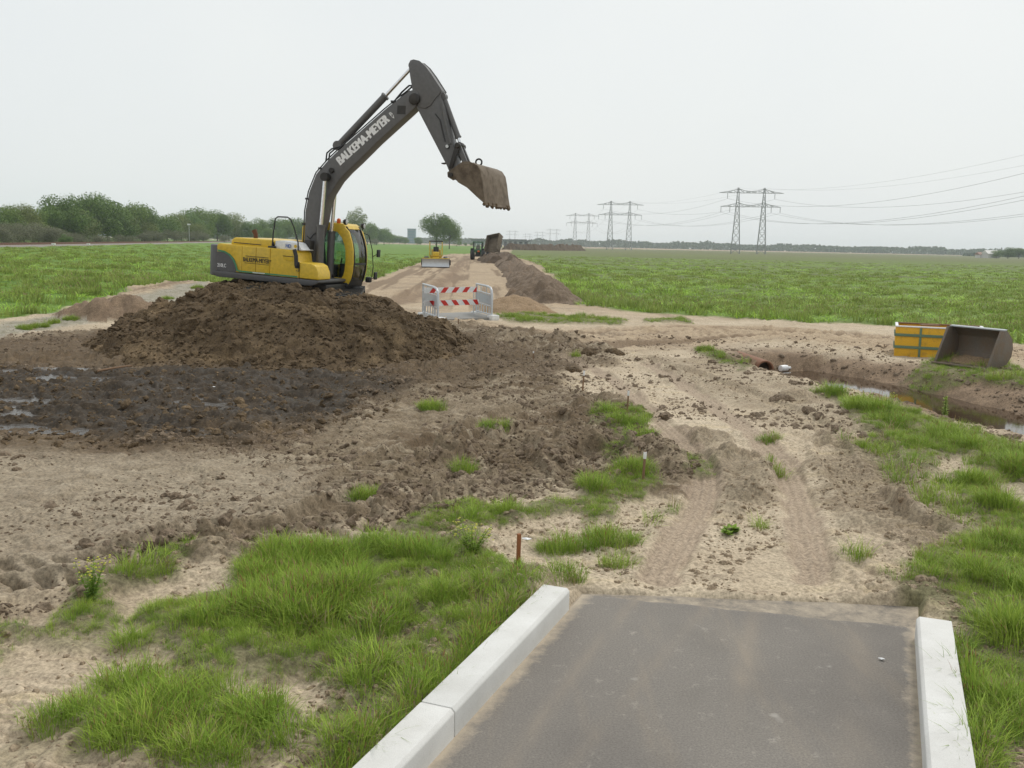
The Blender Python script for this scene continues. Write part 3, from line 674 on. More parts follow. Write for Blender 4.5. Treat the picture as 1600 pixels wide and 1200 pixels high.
# long windrow of spoil beside the far road
def windrow(name, pts, half, hh, s, mat, label, dens=(300, 40)):
    P = smooth_line(pts, 12); a = np.array(P); seg = np.r_[0, np.cumsum(np.hypot(*np.diff(a, axis=0).T))]
    # sample densely where it is near
    t = np.linspace(0, 1, dens[0]) ** 1.7 * seg[-1]
    cx = np.interp(t, seg, a[:, 0]); cy = np.interp(t, seg, a[:, 1]); tx = np.gradient(cx); ty = np.gradient(cy); L = np.hypot(tx, ty)
    nx, ny = ty / L, -tx / L; w = np.linspace(-1.35, 1.35, dens[1])
    x = cx[:, None] + nx[:, None] * w[None] * half; y = cy[:, None] + ny[:, None] * w[None] * half
    e = np.minimum(t, seg[-1] - t)[:, None]
    prof = np.clip(1.05 - np.abs(w)[None] * 1.0 + (fbm(x * .7, y * .4, 4, s) - .5) * .7, -.2, 1) * sm(-.3, half, e + (fbm(x, y, 3, s + 2) - .5) * 1.5)
    z = hh * prof * (.75 + .5 * fbm(x * .25, y * .2, 3, s + 4)) + sm(0, .3, prof) * (lumps(x * 1.6, y * 1.6, s + 6) * .2 + lumps(x * 4, y * 4, s + 7) * .1 + (fbm(x * 3, y * 3, 3, s + 8) - .5) * .12)
    z = z + ground(x.ravel(), y.ravel()).reshape(x.shape) - .06 * (prof <= 0)
    o = grid_mesh(name, x, y, z, mat, keep=prof > -.1); return tag(o, label, 'soil heap')
windrow('soil_windrow', PX([(850, 474), (836, 448), (816, 430), (800, 418), (789, 409)]), 1.7, .98, 300, M['windrow'], 'long grey brown ridge of dumped soil between far sand road and meadow', (420, 90))
windrow('soil_windrow', [tuple(G(801, 419)), tuple(G(789, 408)), (-2.2, 132), (-4.4, 150)], 1.6, 1.0, 330, M['windrow_far'], 'darker far end of the soil ridge below the tipping trailer', (260, 60))
windrow('soil_windrow', [(-6, 470), (12, 480), (26, 500), (36, 520)], 3.0, 3.0, 350, M['windrow_far'], 'low far soil bank on the horizon near the orange machine', (200, 40))
# sand pile
cs = G(805, 489); gx, gy = np.meshgrid(np.linspace(cs[0] - 2.2, cs[0] + 2.4, 110), np.linspace(cs[1] - 1.4, cs[1] + 3.4, 110))
q = np.hypot((gx - cs[0] + .05) / 1.12, (gy - cs[1] - .9) / 1.2) + (fbm(gx, gy, 3, 401) - .5) * .35
sz = .88 * np.clip(1.05 - q * .62, -.1, 1); sz = np.where(sz > .62, .62 + (sz - .62) * .55, sz) + sm(0, .2, sz) * (fbm(gx * 3, gy * 3, 4, 402) - .5) * .12
so = grid_mesh('sand_pile', gx, gy, sz + ground(gx.ravel(), gy.ravel()).reshape(gx.shape) * .5 - .03, M['sandpile'], keep=sz > -.09)
tag(so, 'smooth cone of brown sand just right of the red and white boards', 'sand pile')

# ------------------------------------------------------------------ asphalt path and kerbs
def asphalt_material(name, base=(.190, .173, .153), dust=.55):
    mt, n, l, p = nodes_of(name)
    pos = n.new('ShaderNodeNewGeometry').outputs['Position']
    mp = n.new('ShaderNodeMapping'); mp.inputs['Rotation'].default_value = (0, 0, math.atan2(E2[0], E2[1])); mp.inputs['Scale'].default_value = (1.7, .28, 1); l.new(pos, mp.inputs['Vector'])
    nS = noise_node(n, l, 1.6, 6, vec=mp.outputs[0], rough=.6); nA = noise_node(n, l, 1.1, 6, vec=pos); nB = noise_node(n, l, 7, 8, vec=pos, rough=.75); nC = noise_node(n, l, 190, 2, vec=pos)
    c = mixc(n, l, ramp(n, l, nA.outputs[0], .3, .7).outputs[0], base, tuple(k * 1.34 for k in base))
    c = mixc(n, l, ramp(n, l, nS.outputs[0], .54, .72, cb=(.42, .42, .42, 1)).outputs[0], c, (.30, .255, .20))
    c = mixc(n, l, ramp(n, l, nB.outputs[0], .575, .66, cb=(dust, dust, dust, 1)).outputs[0], c, (.36, .33, .285))
    nD = noise_node(n, l, 70, 4, vec=pos, rough=.8); v = ramp(n, l, nD.outputs[0], .36, .64, (.76, .76, .76, 1), (1.22, 1.215, 1.2, 1)); c = mixc(n, l, 1.0, c, v.outputs[0], 'MULTIPLY')
    nW = noise_node(n, l, .55, 5, vec=pos); c = mixc(n, l, ramp(n, l, nW.outputs[0], .42, .6).outputs[0], c, mixc(n, l, 1.0, c, (.72, .72, .73), 'MULTIPLY'))
    du = n.new('ShaderNodeAttribute'); du.attribute_name = 'dust'; dm_ = n.new('ShaderNodeMath'); dm_.operation = 'MULTIPLY'; l.new(du.outputs['Fac'], dm_.inputs[0]); l.new(ramp(n, l, nS.outputs[0], .34, .74, cb=(.62, .62, .62, 1)).outputs[0], dm_.inputs[1])
    c = mixc(n, l, dm_.outputs[0], c, (.36, .29, .21))
    nP = noise_node(n, l, 3.3, 3, vec=pos, rough=.5); c = mixc(n, l, ramp(n, l, nP.outputs[0], .68, .74, cb=(.6, .6, .6, 1)).outputs[0], c, (.40, .375, .335))
    # sand blown against the kerbs and over the raw end of the surfacing
    at = n.new('ShaderNodeAttribute'); at.attribute_name = 'edge'
    ea = n.new('ShaderNodeMath'); ea.operation = 'ADD'; l.new(at.outputs['Fac'], ea.inputs[0]); l.new(nB.outputs[0], ea.inputs[1]); es = n.new('ShaderNodeMath'); es.operation = 'SUBTRACT'; es.inputs[1].default_value = .5; l.new(ea.outputs[0], es.inputs[0]); ea = es
    c = mixc(n, l, ramp(n, l, ea.outputs[0], .24, .62).outputs[0], c, (.44, .37, .28))
    l.new(c, p.inputs['Base Color']); p.inputs['Roughness'].default_value = .88; p.inputs['Specular IOR Level'].default_value = .3
    b = n.new('ShaderNodeBump'); b.inputs['Strength'].default_value = .45; b.inputs['Distance'].default_value = .006; l.new(nC.outputs[0], b.inputs['Height']); l.new(b.outputs[0], p.inputs['Normal'])
    return mt
def slab(name, s0, e0, e1, z, w0, w1, mat, label, edge_end):
    """sheet in path coordinates: along E2 (s) and across N2 (t); far end runs from e0 (left) to e1 (right)"""
    nt_ = 60; ns = 200; t = np.linspace(w0, w1, nt_)
    X = np.zeros((ns, nt_)); Y = np.zeros((ns, nt_)); ed = np.zeros((ns, nt_)); Z = np.full((ns, nt_), z)
    for j, tt in enumerate(t):
        end = e0 + (e1 - e0) * (tt - w0) / (w1 - w0) + .012 * math.sin(tt * 9) + .006 * math.sin(tt * 31)
        s = s0 + (end - s0) * np.linspace(0, 1, ns) ** .8
        X[:, j] = KL[0] + E2[0] * s + N2[0] * tt; Y[:, j] = KL[1] + E2[1] * s + N2[1] * tt
        ed[:, j] = np.maximum(.62 * np.clip(1 - min(tt - w0, w1 - tt) / .17, 0, 1), edge_end)
        Z[-1, j] = z - .05
    o = grid_mesh(name, X, Y, Z, mat)
    T = np.broadcast_to(t[None], X.shape); S = (X - KL[0]) * E2[0] + (Y - KL[1]) * E2[1]
    du = .75 * np.exp(-((T - .42 - .03 * np.sin(S * 1.3)) / .05) ** 2) + .5 * np.exp(-((T - 1.42 + .05 * S) / .07) ** 2) + .45 * np.exp(-((T - 2.2) / .10) ** 2) + .35 * np.exp(-((T - .95 - .1 * S) / .05) ** 2)
    a = o.data.attributes.new('dust', 'FLOAT', 'POINT'); a.data.foreach_set('value', np.clip(du, 0, 1).ravel().astype(np.float32))
    a = o.data.attributes.new('edge', 'FLOAT', 'POINT'); a.data.foreach_set('value', ed.ravel().astype(np.float32))
    return tag(o, label, kind='structure')
slab('lower_asphalt_course', -1.0, .50, 1.44, -.030, -.06, 2.64, asphalt_material('lower_asphalt', (.150, .138, .124), .7), 'sand dusted lower asphalt course at the raw end of the path', .43)
slab('asphalt_path', -9, .40, .80, 0.0, -.002, 2.602, asphalt_material('path_asphalt'), 'grey new asphalt path running down from the bridge', 0)

def concrete(name):
    mt, n, l, p = nodes_of(name)
    pos = n.new('ShaderNodeNewGeometry').outputs['Position']
    nA = noise_node(n, l, 2.2, 7, vec=pos); nB = noise_node(n, l, 22, 7, vec=pos, rough=.75); nC = noise_node(n, l, 160, 2, vec=pos)
    c = mixc(n, l, ramp(n, l, nA.outputs[0], .3, .7).outputs[0], (.70, .695, .67), (.57, .56, .53))
    c = mixc(n, l, ramp(n, l, nB.outputs[0], .60, .74, cb=(.6, .6, .6, 1)).outputs[0], c, (.48, .45, .40))
    v = ramp(n, l, nC.outputs[0], .3, .7, (.9, .9, .9, 1), (1.06, 1.06, 1.06, 1)); l.new(mixc(n, l, 1.0, c, v.outputs[0], 'MULTIPLY'), p.inputs['Base Color'])
    p.inputs['Roughness'].default_value = .85
    b = n.new('ShaderNodeBump'); b.inputs['Strength'].default_value = .3; b.inputs['Distance'].default_value = .006; l.new(nB.outputs[0], b.inputs['Height']); l.new(b.outputs[0], p.inputs['Normal'])
    return mt
M['concrete'] = concrete('precast_concrete')
def kerb(loc2, side, cuts, w, label):
    root = empty('concrete_kerb', (loc2[0], loc2[1], 0), label, 'kerb', rz=-math.atan2(E2[0], E2[1]))
    for a, b in cuts:                     # local y along the path; x across, away from the path
        prof = [(0, -.1), (0, .155), (.022 * side, .18), (w * side, .18), (w * side, -.1)]
        mb = MB(); n = len(prof)
        vs = [(x, a, z) for x, z in prof] + [(x, b, z) for x, z in prof]
        mb.add(vs, [tuple(range(n)), tuple(range(2 * n - 1, n - 1, -1))] + [((i + 1) % n, i, i + n, (i + 1) % n + n) for i in range(n)])
        mb.build('kerb_block', M['concrete'], root, bevel=.009)
    return root
kerb(KL, -1, [(-2.195, 0), (-4.4, -2.205), (-8, -4.41)], .225, 'white concrete kerb along the left edge of the asphalt path, with a joint')
kerb(kr_end(), 1, [(-3.2, 0), (-7, -3.21)], .245, 'white concrete kerb along the right edge of the asphalt path')

# ------------------------------------------------------------------ water
def water_material(name, col, rough=.06, rip=.06, rsc=4):
    mt, n, l, p = nodes_of(name)
    p.inputs['Base Color'].default_value = (*col, 1); p.inputs['Roughness'].default_value = rough; p.inputs['IOR'].default_value = 1.33; p.inputs['Specular IOR Level'].default_value = .6
    pos = n.new('ShaderNodeNewGeometry').outputs['Position']; t = noise_node(n, l, rsc, 4, vec=pos)
    b = n.new('ShaderNodeBump'); b.inputs['Strength'].default_value = rip; b.inputs['Distance'].default_value = .02; l.new(t.outputs[0], b.inputs['Height']); l.new(b.outputs[0], p.inputs['Normal'])
    return mt
def sheet(name, poly, z, mat, label):
    me = bpy.data.meshes.new(name); me.from_pydata([(a, b, z) for a, b in poly], [], [tuple(range(len(poly)))]); me.update()
    return tag(link(name, me, mat), label, kind='structure')
sheet('puddle_water', PX([(-100, 574), (150, 578), (400, 574), (560, 580), (575, 612), (535, 648), (370, 682), (200, 686), (0, 680), (-100, 684)]), .040, water_material('puddle_water', (.05, .04, .03), .12, .8, 11), 'shallow puddles lying in the black mud in front of the mound')
dp = np.array(DITCH); dl = [tuple(p_ + np.array([-.9, -.6])) for p_ in dp]; dr_ = [tuple(p_ + np.array([1.4, .9])) for p_ in dp[::-1]]
sheet('ditch_water', dl + dr_, WL, water_material('ditch_water', (.055, .034, .02)), 'narrow strip of brown water in the ditch')

# ------------------------------------------------------------------ excavator (local: x forward, y left, z up)
def text_mesh(name, txt, size, mat, parent, origin, xdir, ydir, bold=.0, width=None, height=None):
    cu = bpy.data.curves.new(name, 'FONT'); cu.body = txt; cu.size = size; cu.extrude = .002; cu.resolution_u = 3
    tmp = bpy.data.objects.new(name + '_tmp', cu); COL.objects.link(tmp)
    dg = bpy.context.evaluated_depsgraph_get(); me = bpy.data.meshes.new_from_object(tmp.evaluated_get(dg)); me.name = name
    COL.objects.unlink(tmp); bpy.data.objects.remove(tmp)
    co = np.array([v.co[:] for v in me.vertices]); lo = co.min(0); hi = co.max(0)
    sx = width / (hi[0] - lo[0]) if width else 1; sy = height / (hi[1] - lo[1]) if height else 1
    X = Vector(xdir).normalized(); Y = Vector(ydir).normalized(); Z = X.cross(Y); O_ = Vector(origin)
    for v in me.vertices:
        v.co = O_ + X * ((v.co.x - lo[0]) * sx) + Y * ((v.co.y - lo[1]) * sy) + Z * v.co.z
    if bold > 0:                                    # heavier strokes
        bm = bmesh.new(); tmpm = me.copy()
        for k in range(5):
            off = X * (bold * (k - 2) / 2) + Y * (bold * .35 * ((k * 2) % 5 - 2) / 2) + Z * .0004 * k
            for v in tmpm.vertices: v.co += off
            bm.from_mesh(tmpm)
            for v in tmpm.vertices: v.co -= off
        bm.to_mesh(me); bm.free(); bpy.data.meshes.remove(tmpm)
    me.materials.clear(); return link(name, me, mat, parent)

def thicken(poly_top, poly_low): return poly_top + poly_low[::-1]

def make_excavator():
    O = AT(480, 436, 27.4)
    root = empty('excavator', (O[0], O[1], .72), 'yellow crawler excavator with raised grey boom and muddy bucket on the soil mound', 'excavator')
    yaw = math.radians(-16); pit = math.radians(3.3)
    u0 = Vector((math.cos(yaw), math.sin(yaw), 0)); v0 = Vector((-math.sin(yaw), math.cos(yaw), 0)); w0 = Vector((0, 0, 1))
    u = u0 * math.cos(pit) - w0 * math.sin(pit); w = u0 * math.sin(pit) + w0 * math.cos(pit)
    root.rotation_euler = Matrix((u, v0, w)).transposed().to_euler()
    TURN = math.radians(-68)                          # the tracks point towards the viewer, the house is slewed
    for s in (-1, 1):
        y0 = s * 1.2; pr = []
        L2, r = 1.72, .40
        for k in range(13): a = -math.pi / 2 + math.pi * k / 12; pr.append((L2 + r * math.cos(a), .42 + r * math.sin(a)))
        for k in range(13): a = math.pi / 2 + math.pi * k / 12; pr.append((-L2 + r * math.cos(a), .42 + r * math.sin(a)))
        inner = [(x * .93, .42 + (z - .42) * .78) for x, z in pr]
        tr = MB().frame(pr, inner, y0 - .3, y0 + .3).build('track', M['greasy'], root, smooth=False)
        pads = MB(); per = []
        for i in range(len(pr)):
            a_, b_ = Vector(pr[i]), Vector(pr[(i + 1) % len(pr)]); n_ = max(1, int((b_ - a_).length / .17))
            for k in range(n_):
                c_ = a_.lerp(b_, (k + .5) / n_); t_ = (b_ - a_).normalized(); per.append((c_, t_))
        for c_, t_ in per:
            nn = Vector((t_.y, -t_.x)); ang = math.atan2(t_.y, t_.x)
            pads.box((c_.x + nn.x * .02, y0, c_.y + nn.y * .02), (.05, .59, .05), Matrix.Rotation(-ang, 3, 'Y'))
        pads.build('track_pads', M['greasy'], tr, smooth=False); tr.rotation_euler.z = TURN
        MB().box((0, y0, .42), (3.3, .36, .3)).build('track_frame', M['greasy'], root, bevel=.04).rotation_euler.z = TURN
        for x in (-L2, L2): MB().lathe([(.3, -.09), (.32, -.05), (.32, .05), (.3, .09)], (x, y0, .42), 'y').build('drive_sprocket' if x < 0 else 'idler_wheel', M['greasy'], root).rotation_euler.z = TURN
    MB().box((0, 0, .62), (1.6, 2.0, .34)).build('undercarriage_frame', M['greasy'], root, bevel=.06).rotation_euler.z = TURN
    MB().lathe([(.66, .78), (.66, .98)], (0, 0, 0), 'z', 28).build('slew_ring', M['greasy'], root)
    # house
    MB().prism([(-2.15, .985), (.75, .985), (.96, 1.08), (.96, 1.15), (-2.3, 1.15), (-2.33, 1.07)], -1.29, 1.27).build('deck_skirt', M['darkgrey'], root, bevel=.03)
    MB().box((.35, 0, .94), (1.2, 1.6, .14)).build('front_deck', M['greasy'], root, bevel=.02)
    # counterweight: rounded tail
    cw = []
    for k in range(17):
        a = math.radians(90 + 180 * k / 16); c_ = math.copysign(abs(math.cos(a)) ** .55, math.cos(a)); s_ = math.copysign(abs(math.sin(a)) ** .42, math.sin(a))
        cw.append((-1.58 + 1.08 * c_, 1.285 * s_))
    cwo = MB().prismz(cw, 1.0, 1.86).build('counterweight', M['darkgrey'], root, bevel=.05, seg=3)
    MB().box((-2.27, -.97, 1.22), (.30, .012, .17), Matrix.Rotation(math.radians(-52), 3, 'Z')).build('hazard_plate', M['white'], cwo)
    mb = MB(); R_ = Matrix.Rotation(math.radians(-52), 3, 'Z')
    vs = [Vector((x, -.009, z)) for x, z in ((-.03, -.085), (.15, -.085), (.15, .085), (.06, .085))]
    mb.add([R_ @ a + Vector((-2.27, -.97, 1.22)) for a in vs], [(0, 1, 2, 3)]); mb.build('hazard_stripe', M['red'], cwo)
    # right-hand body: yellow side with panel doors
    y0 = -1.30
    arch = [(-2.12, 1.68), (-1.95, 1.665), (-1.80, 1.60), (-1.68, 1.49), (-1.60, 1.36), (-1.56, 1.17)]
    body = MB().prism([(-2.19, 1.16), (-2.17, 1.86), (-2.10, 1.905), (-.42, 1.905), (-.42, 1.16)], y0 + .03, -.45).build('body_side', M['yellow'], root, bevel=.02)
    MB().prism([(-2.17, 1.16)] + [(-2.19, 1.67)] + arch, y0 + .018, y0 + .1).build('tail_panel', M['darkgrey'], body)
    for a, b in ((-1.375, -.955), (-.945, -.525)): MB().mm((a, y0 + .008, 1.17), (b, y0 + .2, 1.885)).build('door_panel', M['yellow'], body, bevel=.012)
    MB().prism([(-1.385, 1.17)] + [(x + .055, z + .03) for x, z in arch[::-1][1:]] + [(-2.06, 1.76), (-2.17, 1.77), (-2.15, 1.885), (-1.385, 1.885)], y0 + .012, y0 + .2).build('rear_panel', M['yellow'], body, bevel=.008)
    # front tank / step with the dip
    tank = MB().prism([(-.51, 1.16), (-.51, 1.9), (.22, 1.9), (.29, 1.82), (.33, 1.60), (.36, 1.585), (.36, 1.16)], y0 + .008, -.48).build('fuel_tank', M['yellow'], root, bevel=.03, seg=3)
    MB().prism([(-.2, 1.86), (-.1, 1.64), (.0, 1.60), (.285, 1.60), (.25, 1.84), (.2, 1.86)], y0 - .004, y0 + .05).build('tank_recess', M['yellow'], tank, bevel=.006)
    MB().mm((-.12, y0 - .012, 1.715), (.2, y0 + .0, 1.73)).build('grab_slot', M['black'], tank)
    MB().prism([(.375, 1.16), (.375, 1.585), (.72, 1.585), (.85, 1.53), (.93, 1.36), (.955, 1.16)], y0 + .008, -.56).build('tool_box', M['yellow'], root, bevel=.04, seg=3)
    MB().tube([(.22, y0 - .02, 1.92), (.28, y0 - .02, 1.75), (.3, y0 - .02, 1.48)], .055, 8).build('fuel_hose', M['black'], root)
    MB().mm((.25, y0 - .03, 1.42), (.36, y0 + .03, 1.60)).build('hose_guard', M['black'], root, bevel=.03)
    MB().tube([(.30, y0 - .012, 1.36), (.375, y0 - .012, 1.34), (.375, y0 - .012, 1.6)], .012, 6).build('tank_latch', M['black'], root)
    # stripes and lettering on the side
    st = [(-2.14, 1.735), (-1.93, 1.715), (-1.76, 1.645), (-1.635, 1.525), (-1.55, 1.38), (-1.49, 1.225), (-1.40, 1.215), (.33, 1.215)]
    lo = [(-2.14, 1.69), (-1.94, 1.672), (-1.785, 1.605), (-1.67, 1.49), (-1.59, 1.36), (-1.54, 1.20), (-1.44, 1.175), (.33, 1.175)]
    mb = MB(); n_ = len(st); mb.add([(x, y0 + .003, z) for x, z in st + lo], [(i, i + 1, n_ + i + 1, n_ + i) for i in range(n_ - 1)]); mb.build('green_stripe', M['stripe'], body)
    text_mesh('lettering', 'BALKEMA-MEYER', .2, M['letter_black'], body, (-1.335, y0 + .002, 1.475), (1, 0, 0), (0, 0, 1), .004, .80, .115)
    text_mesh('lettering', 'BV', .1, M['letter_black'], body, (-.528, y0 + .002, 1.53), (1, 0, 0), (0, 0, 1), .001, .05, .05)
    for zz, a, b, hh in ((1.612, -1.26, -.56, .028), (1.428, -1.29, -.55, .018)):
        mb = MB(); x = a
        while x < b:
            ww = random.uniform(.014, .03); mb.add([(x, y0 + .002, zz), (x + ww, y0 + .002, zz), (x + ww, y0 + .002, zz + hh), (x, y0 + .002, zz + hh)], [(0, 1, 2, 3)]); x += ww + .012
        mb.build('small_print', M['letter_black'], body)
    mb = MB(); x = -1.03
    while x < -.66:
        ww = random.uniform(.012, .025); mb.add([(x, y0 - .001, 1.182), (x + ww, y0 - .001, 1.182), (x + ww, y0 - .001, 1.208), (x, y0 - .001, 1.208)], [(0, 1, 2, 3)]); x += ww + .008
    mb.build('stripe_print', M['letter_white'], body)
    text_mesh('model_lettering', '210LC', .2, M['letter_white'], body, (-2.14, y0 + .012, 1.26), (1, 0, 0), (0, 0, 1), .0025, .27, .10)
    # engine hood, exhaust, white cover, handrail
    hood = MB().prism([(-1.86, 1.88), (-1.84, 2.03), (-1.74, 2.10), (-.5, 2.12), (-.48, 1.88)], -1.12, 1.0).build('engine_hood', M['yellow'], root, bevel=.06, seg=3)
    MB().tube([(-1.42, -.55, 2.08), (-1.42, -.55, 2.20), (-1.48, -.55, 2.32)], [.06, .06, .075], 12).build('exhaust_pipe', M['rust'], hood)
    MB().mm((-1.75, -1.13, 1.945), (-.9, -1.105, 1.965)).build('hood_seam', M['black'], hood)
    wc = MB().prism([(-.47, 1.9), (-.45, 2.10), (-.3, 2.125), (.22, 2.08), (.36, 1.92), (.36, 1.9)], -1.15, -.5).build('white_cover', M['white'], root, bevel=.02)
    text_mesh('lettering', 'HD', .1, M['letter_blue'], wc, (-.13, -1.158, 1.945), (1, 0, 0), (0, 0, 1), .004, .16, .095)
    MB().lathe([(.045, -.004), (.045, .004)], (.16, -1.156, 2.0), 'y', 12).build('round_sticker', M['yellow'], wc)
    MB().tube([(-.52, -1.2, 1.9), (-.50, -1.2, 2.3), (-.45, -1.2, 2.70), (-.38, -1.2, 2.75), (-.09, -1.2, 2.76), (0, -1.2, 2.72), (.12, -1.2, 2.5), (.26, -1.2, 2.1), (.27, -1.2, 1.9)], .019, 8).build('handrail', M['black'], root)
    MB().tube([(-.5, -1.2, 2.05), (-.5, -1.1, 1.92)], .03, 6).tube([(-.62, -1.22, 1.92), (-.4, -1.22, 1.93)], .035, 6).build('handrail_foot', M['black'], root)
    MB().mm((.16, -.7, 1.9), (.36, -.45, 2.18)).build('swivel_bracket', M['greasy'], root, bevel=.03)
    # middle machinery behind the boom foot
    MB().mm((-.5, -.44, .99), (.1, .40, 1.75)).build('boom_mount', M['greasy'], root, bevel=.03)
    MB().prism([(-.3, 1.1), (-.3, 1.62), (-.05, 1.75), (.3, 1.45), (.62, 1.2), (.62, 1.0)], -.34, -.29).prism([(-.3, 1.1), (-.3, 1.62), (-.05, 1.75), (.3, 1.45), (.62, 1.2), (.62, 1.0)], .29, .34).build('boom_bracket', M['greasy'], root, bevel=.015)
    # cab
    cab = empty('cab', (0, 0, 0)); cab.parent = root
    ya, yb = .40, 1.30
    out = [(-.48, 1.02), (-.48, 2.5), (-.40, 2.64), (.35, 2.675), (.78, 2.66), (.98, 2.48), (1.08, 2.22), (1.135, 1.98), (1.155, 1.66), (1.145, 1.36), (1.10, 1.15), (1.03, 1.0)]
    inn = [(-.36, 1.2), (-.36, 2.36), (-.30, 2.46), (.30, 2.48), (.62, 2.45), (.77, 2.30), (.855, 2.12), (.905, 1.94), (.92, 1.66), (.905, 1.40), (.87, 1.24), (.82, 1.16)]
    for y_ in (ya, yb): MB().frame(out, inn, y_ - .04, y_ + .04).build('cab_side_frame', M['yellow'], cab, bevel=.015)
    inn2 = [(x, z) for x, z in inn]
    for y_, nm in ((ya, 'side_window'), (yb, 'door_window')):
        MB().prism([(x * 1.002, z) for x, z in inn2], y_ - .006, y_ + .006).build(nm, M['glass'], cab, smooth=False)
    MB().prism([(-.36, 1.2), (-.36, 1.5), (.91, 1.48), (.905, 1.40), (.87, 1.24), (.82, 1.16)], yb - .03, yb - .012).build('door_lower_panel', M['yellow'], cab)
    MB().prism([(-.42, 2.60), (-.38, 2.66), (.35, 2.70), (.76, 2.69), (.86, 2.63), (.86, 2.60)], ya - .03, yb + .03).build('cab_roof', M['yellow'], cab, bevel=.03, seg=3)
    for za, zb in ((1.0, 1.55), (2.42, 2.6)): MB().mm((-.48, ya + .05, za), (-.42, yb - .05, zb)).build('cab_rear_wall', M['yellow'], cab, bevel=.01)
    MB().mm((-.455, ya + .05, 1.55), (-.445, yb - .05, 2.42)).build('rear_window', M['glass'], cab, smooth=False)
    MB().prism([(-.46, .94), (-.46, 1.04), (1.0, 1.04), (1.04, 1.0), (1.0, .90), (.55, .90)], ya - .05, yb + .05).build('cab_floor', M['black'], cab, bevel=.02)
    front = [(.84, 2.62), (.93, 2.50), (1.03, 2.27), (1.10, 2.03), (1.135, 1.78), (1.14, 1.58), (1.13, 1.40), (1.09, 1.18), (1.03, 1.03)]
    def strip(name, pts, y0_, y1_, mat, off=0.0, bulge=.05):
        mb = MB(); ny = 9; vs = []
        for x, z in pts:
            for j in range(ny): t = j / (ny - 1); vs.append((x + off + bulge * (1 - (2 * t - 1) ** 2), y0_ + (y1_ - y0_) * t, z))
        fs = [(i * ny + j, i * ny + j + 1, (i + 1) * ny + j + 1, (i + 1) * ny + j) for i in range(len(pts) - 1) for j in range(ny - 1)]
        mb.add(vs, fs); return mb.build(name, mat, cab)
    strip('windscreen', front[:6], ya + .05, yb - .05, M['glass'])
    strip('lower_windscreen', front[5:], ya + .05, yb - .05, M['glass'])
    strip('windscreen_seal', [(1.139, 1.615), (1.141, 1.545)], ya + .04, yb - .04, M['greasy'], .008)
    strip('windscreen_header', [(.82, 2.645), (.90, 2.55)], ya + .03, yb - .03, M['yellow'], .012)
    strip('lower_seal', [(1.06, 1.12), (1.03, 1.0)], ya + .03, yb - .03, M['black'], .012)
    for y_ in (ya + .055, yb - .055): MB().tube([(x + .02, y_, z) for x, z in front], .02, 6).build('windscreen_gasket', M['black'], cab)
    MB().tube([(1.12, yb - .2, 1.62), (1.11, yb - .32, 2.2)], .011, 5).build('wiper', M['black'], cab)
    seat = MB().box((.12, .86, 1.42), (.5, .5, .14)).build('seat', M['seat'], cab, bevel=.05, seg=3)
    MB().box((-.14, .86, 1.80), (.14, .48, .66), Matrix.Rotation(math.radians(-8), 3, 'Y')).box((-.18, .86, 2.22), (.1, .26, .16)).build('backrest', M['seat'], seat, bevel=.05, seg=3)
    MB().mm((-.05, .66, 1.04), (.35, 1.06, 1.36)).mm((-.1, .5, 1.04), (.55, .60, 1.50)).build('console', M['interior'], cab, bevel=.02)
    MB().box((.72, .86, 1.3), (.2, .5, .5)).box((.9, .55, 1.62), (.05, .12, .18)).build('control_panel', M['interior'], cab, bevel=.02)
    for y_ in (.6, 1.1): MB().tube([(.42, y_, 1.5), (.45, y_, 1.68)], .02, 6).build('control_lever', M['black'], cab)
    MB().box((.80, .98, 2.5), (.05, .22, .11)).build('sun_visor', M['interior'], cab, bevel=.01)
    bc = MB().lathe([(.055, 2.69), (.06, 2.72), (.055, 2.80), (.03, 2.83)], (.62, .44, 0), 'z', 14).build('beacon', M['orange_lens'], cab)
    for x, y_, z in ((.80, .52, 2.745), (1.02, 1.24, 2.66)):
        lm = MB().lathe([(.045, -.07), (.075, -.04), (.08, .03)], (x, y_, z), 'x', 14).tube([(x - .02, y_, z - .12), (x - .02, y_, z)], .014, 6).build('work_lamp', M['black'], cab)
        MB().lathe([(.07, .031), (.055, .036)], (x, y_, z), 'x', 14).build('lamp_lens', M['lens'], lm)
    MB().tube([(.98, 1.34, 2.46), (1.12, 1.42, 2.40), (1.24, 1.44, 2.0), (1.30, 1.44, 1.5), (1.28, 1.43, 1.2), (1.1, 1.36, 1.1)], .014, 6).build('mirror_bar', M['black'], cab)
    for x, y_, z, hh in ((1.42, 1.50, 1.90, .22), (1.36, 1.5, 1.24, .22)):
        mi = MB().box((x, y_, z), (.06, .17, hh)).build('mirror', M['black'], cab, bevel=.02)
        MB().tube([(x, y_, z), (1.28, 1.44, z - .1)], .012, 6).build('mirror_arm', M['black'], mi)
    MB().box((1.22, 1.34, 1.12), (.16, .14, .16)).build('step_lamp', M['black'], cab, bevel=.03)
    # boom
    top = [(-.13, 1.33), (-.11, 1.72), (-.09, 2.25), (-.095, 2.95), (-.003, 3.49), (.19, 3.99), (.54, 4.385), (.87, 4.69), (1.42, 5.16), (2.13, 5.78), (2.57, 6.13), (2.80, 6.30), (2.93, 6.35), (3.06, 6.30)]
    low = [(.06, 1.30), (.17, 1.54), (.35, 2.30), (.455, 2.765), (.503, 3.10), (.60, 3.42), (.858, 3.835), (1.10, 4.10), (1.40, 4.38), (1.94, 4.92), (2.52, 5.45), (2.86, 5.76), (3.03, 5.93), (3.12, 6.12)]
    boom = MB().prism(thicken(top, low), -.215, .215).build('boom', M['grey'], root, bevel=.018)
    b0, b1 = (.945, 4.275), (2.325, 5.515); dx, dz = b1[0] - b0[0], b1[1] - b0[1]; L_ = math.hypot(dx, dz)
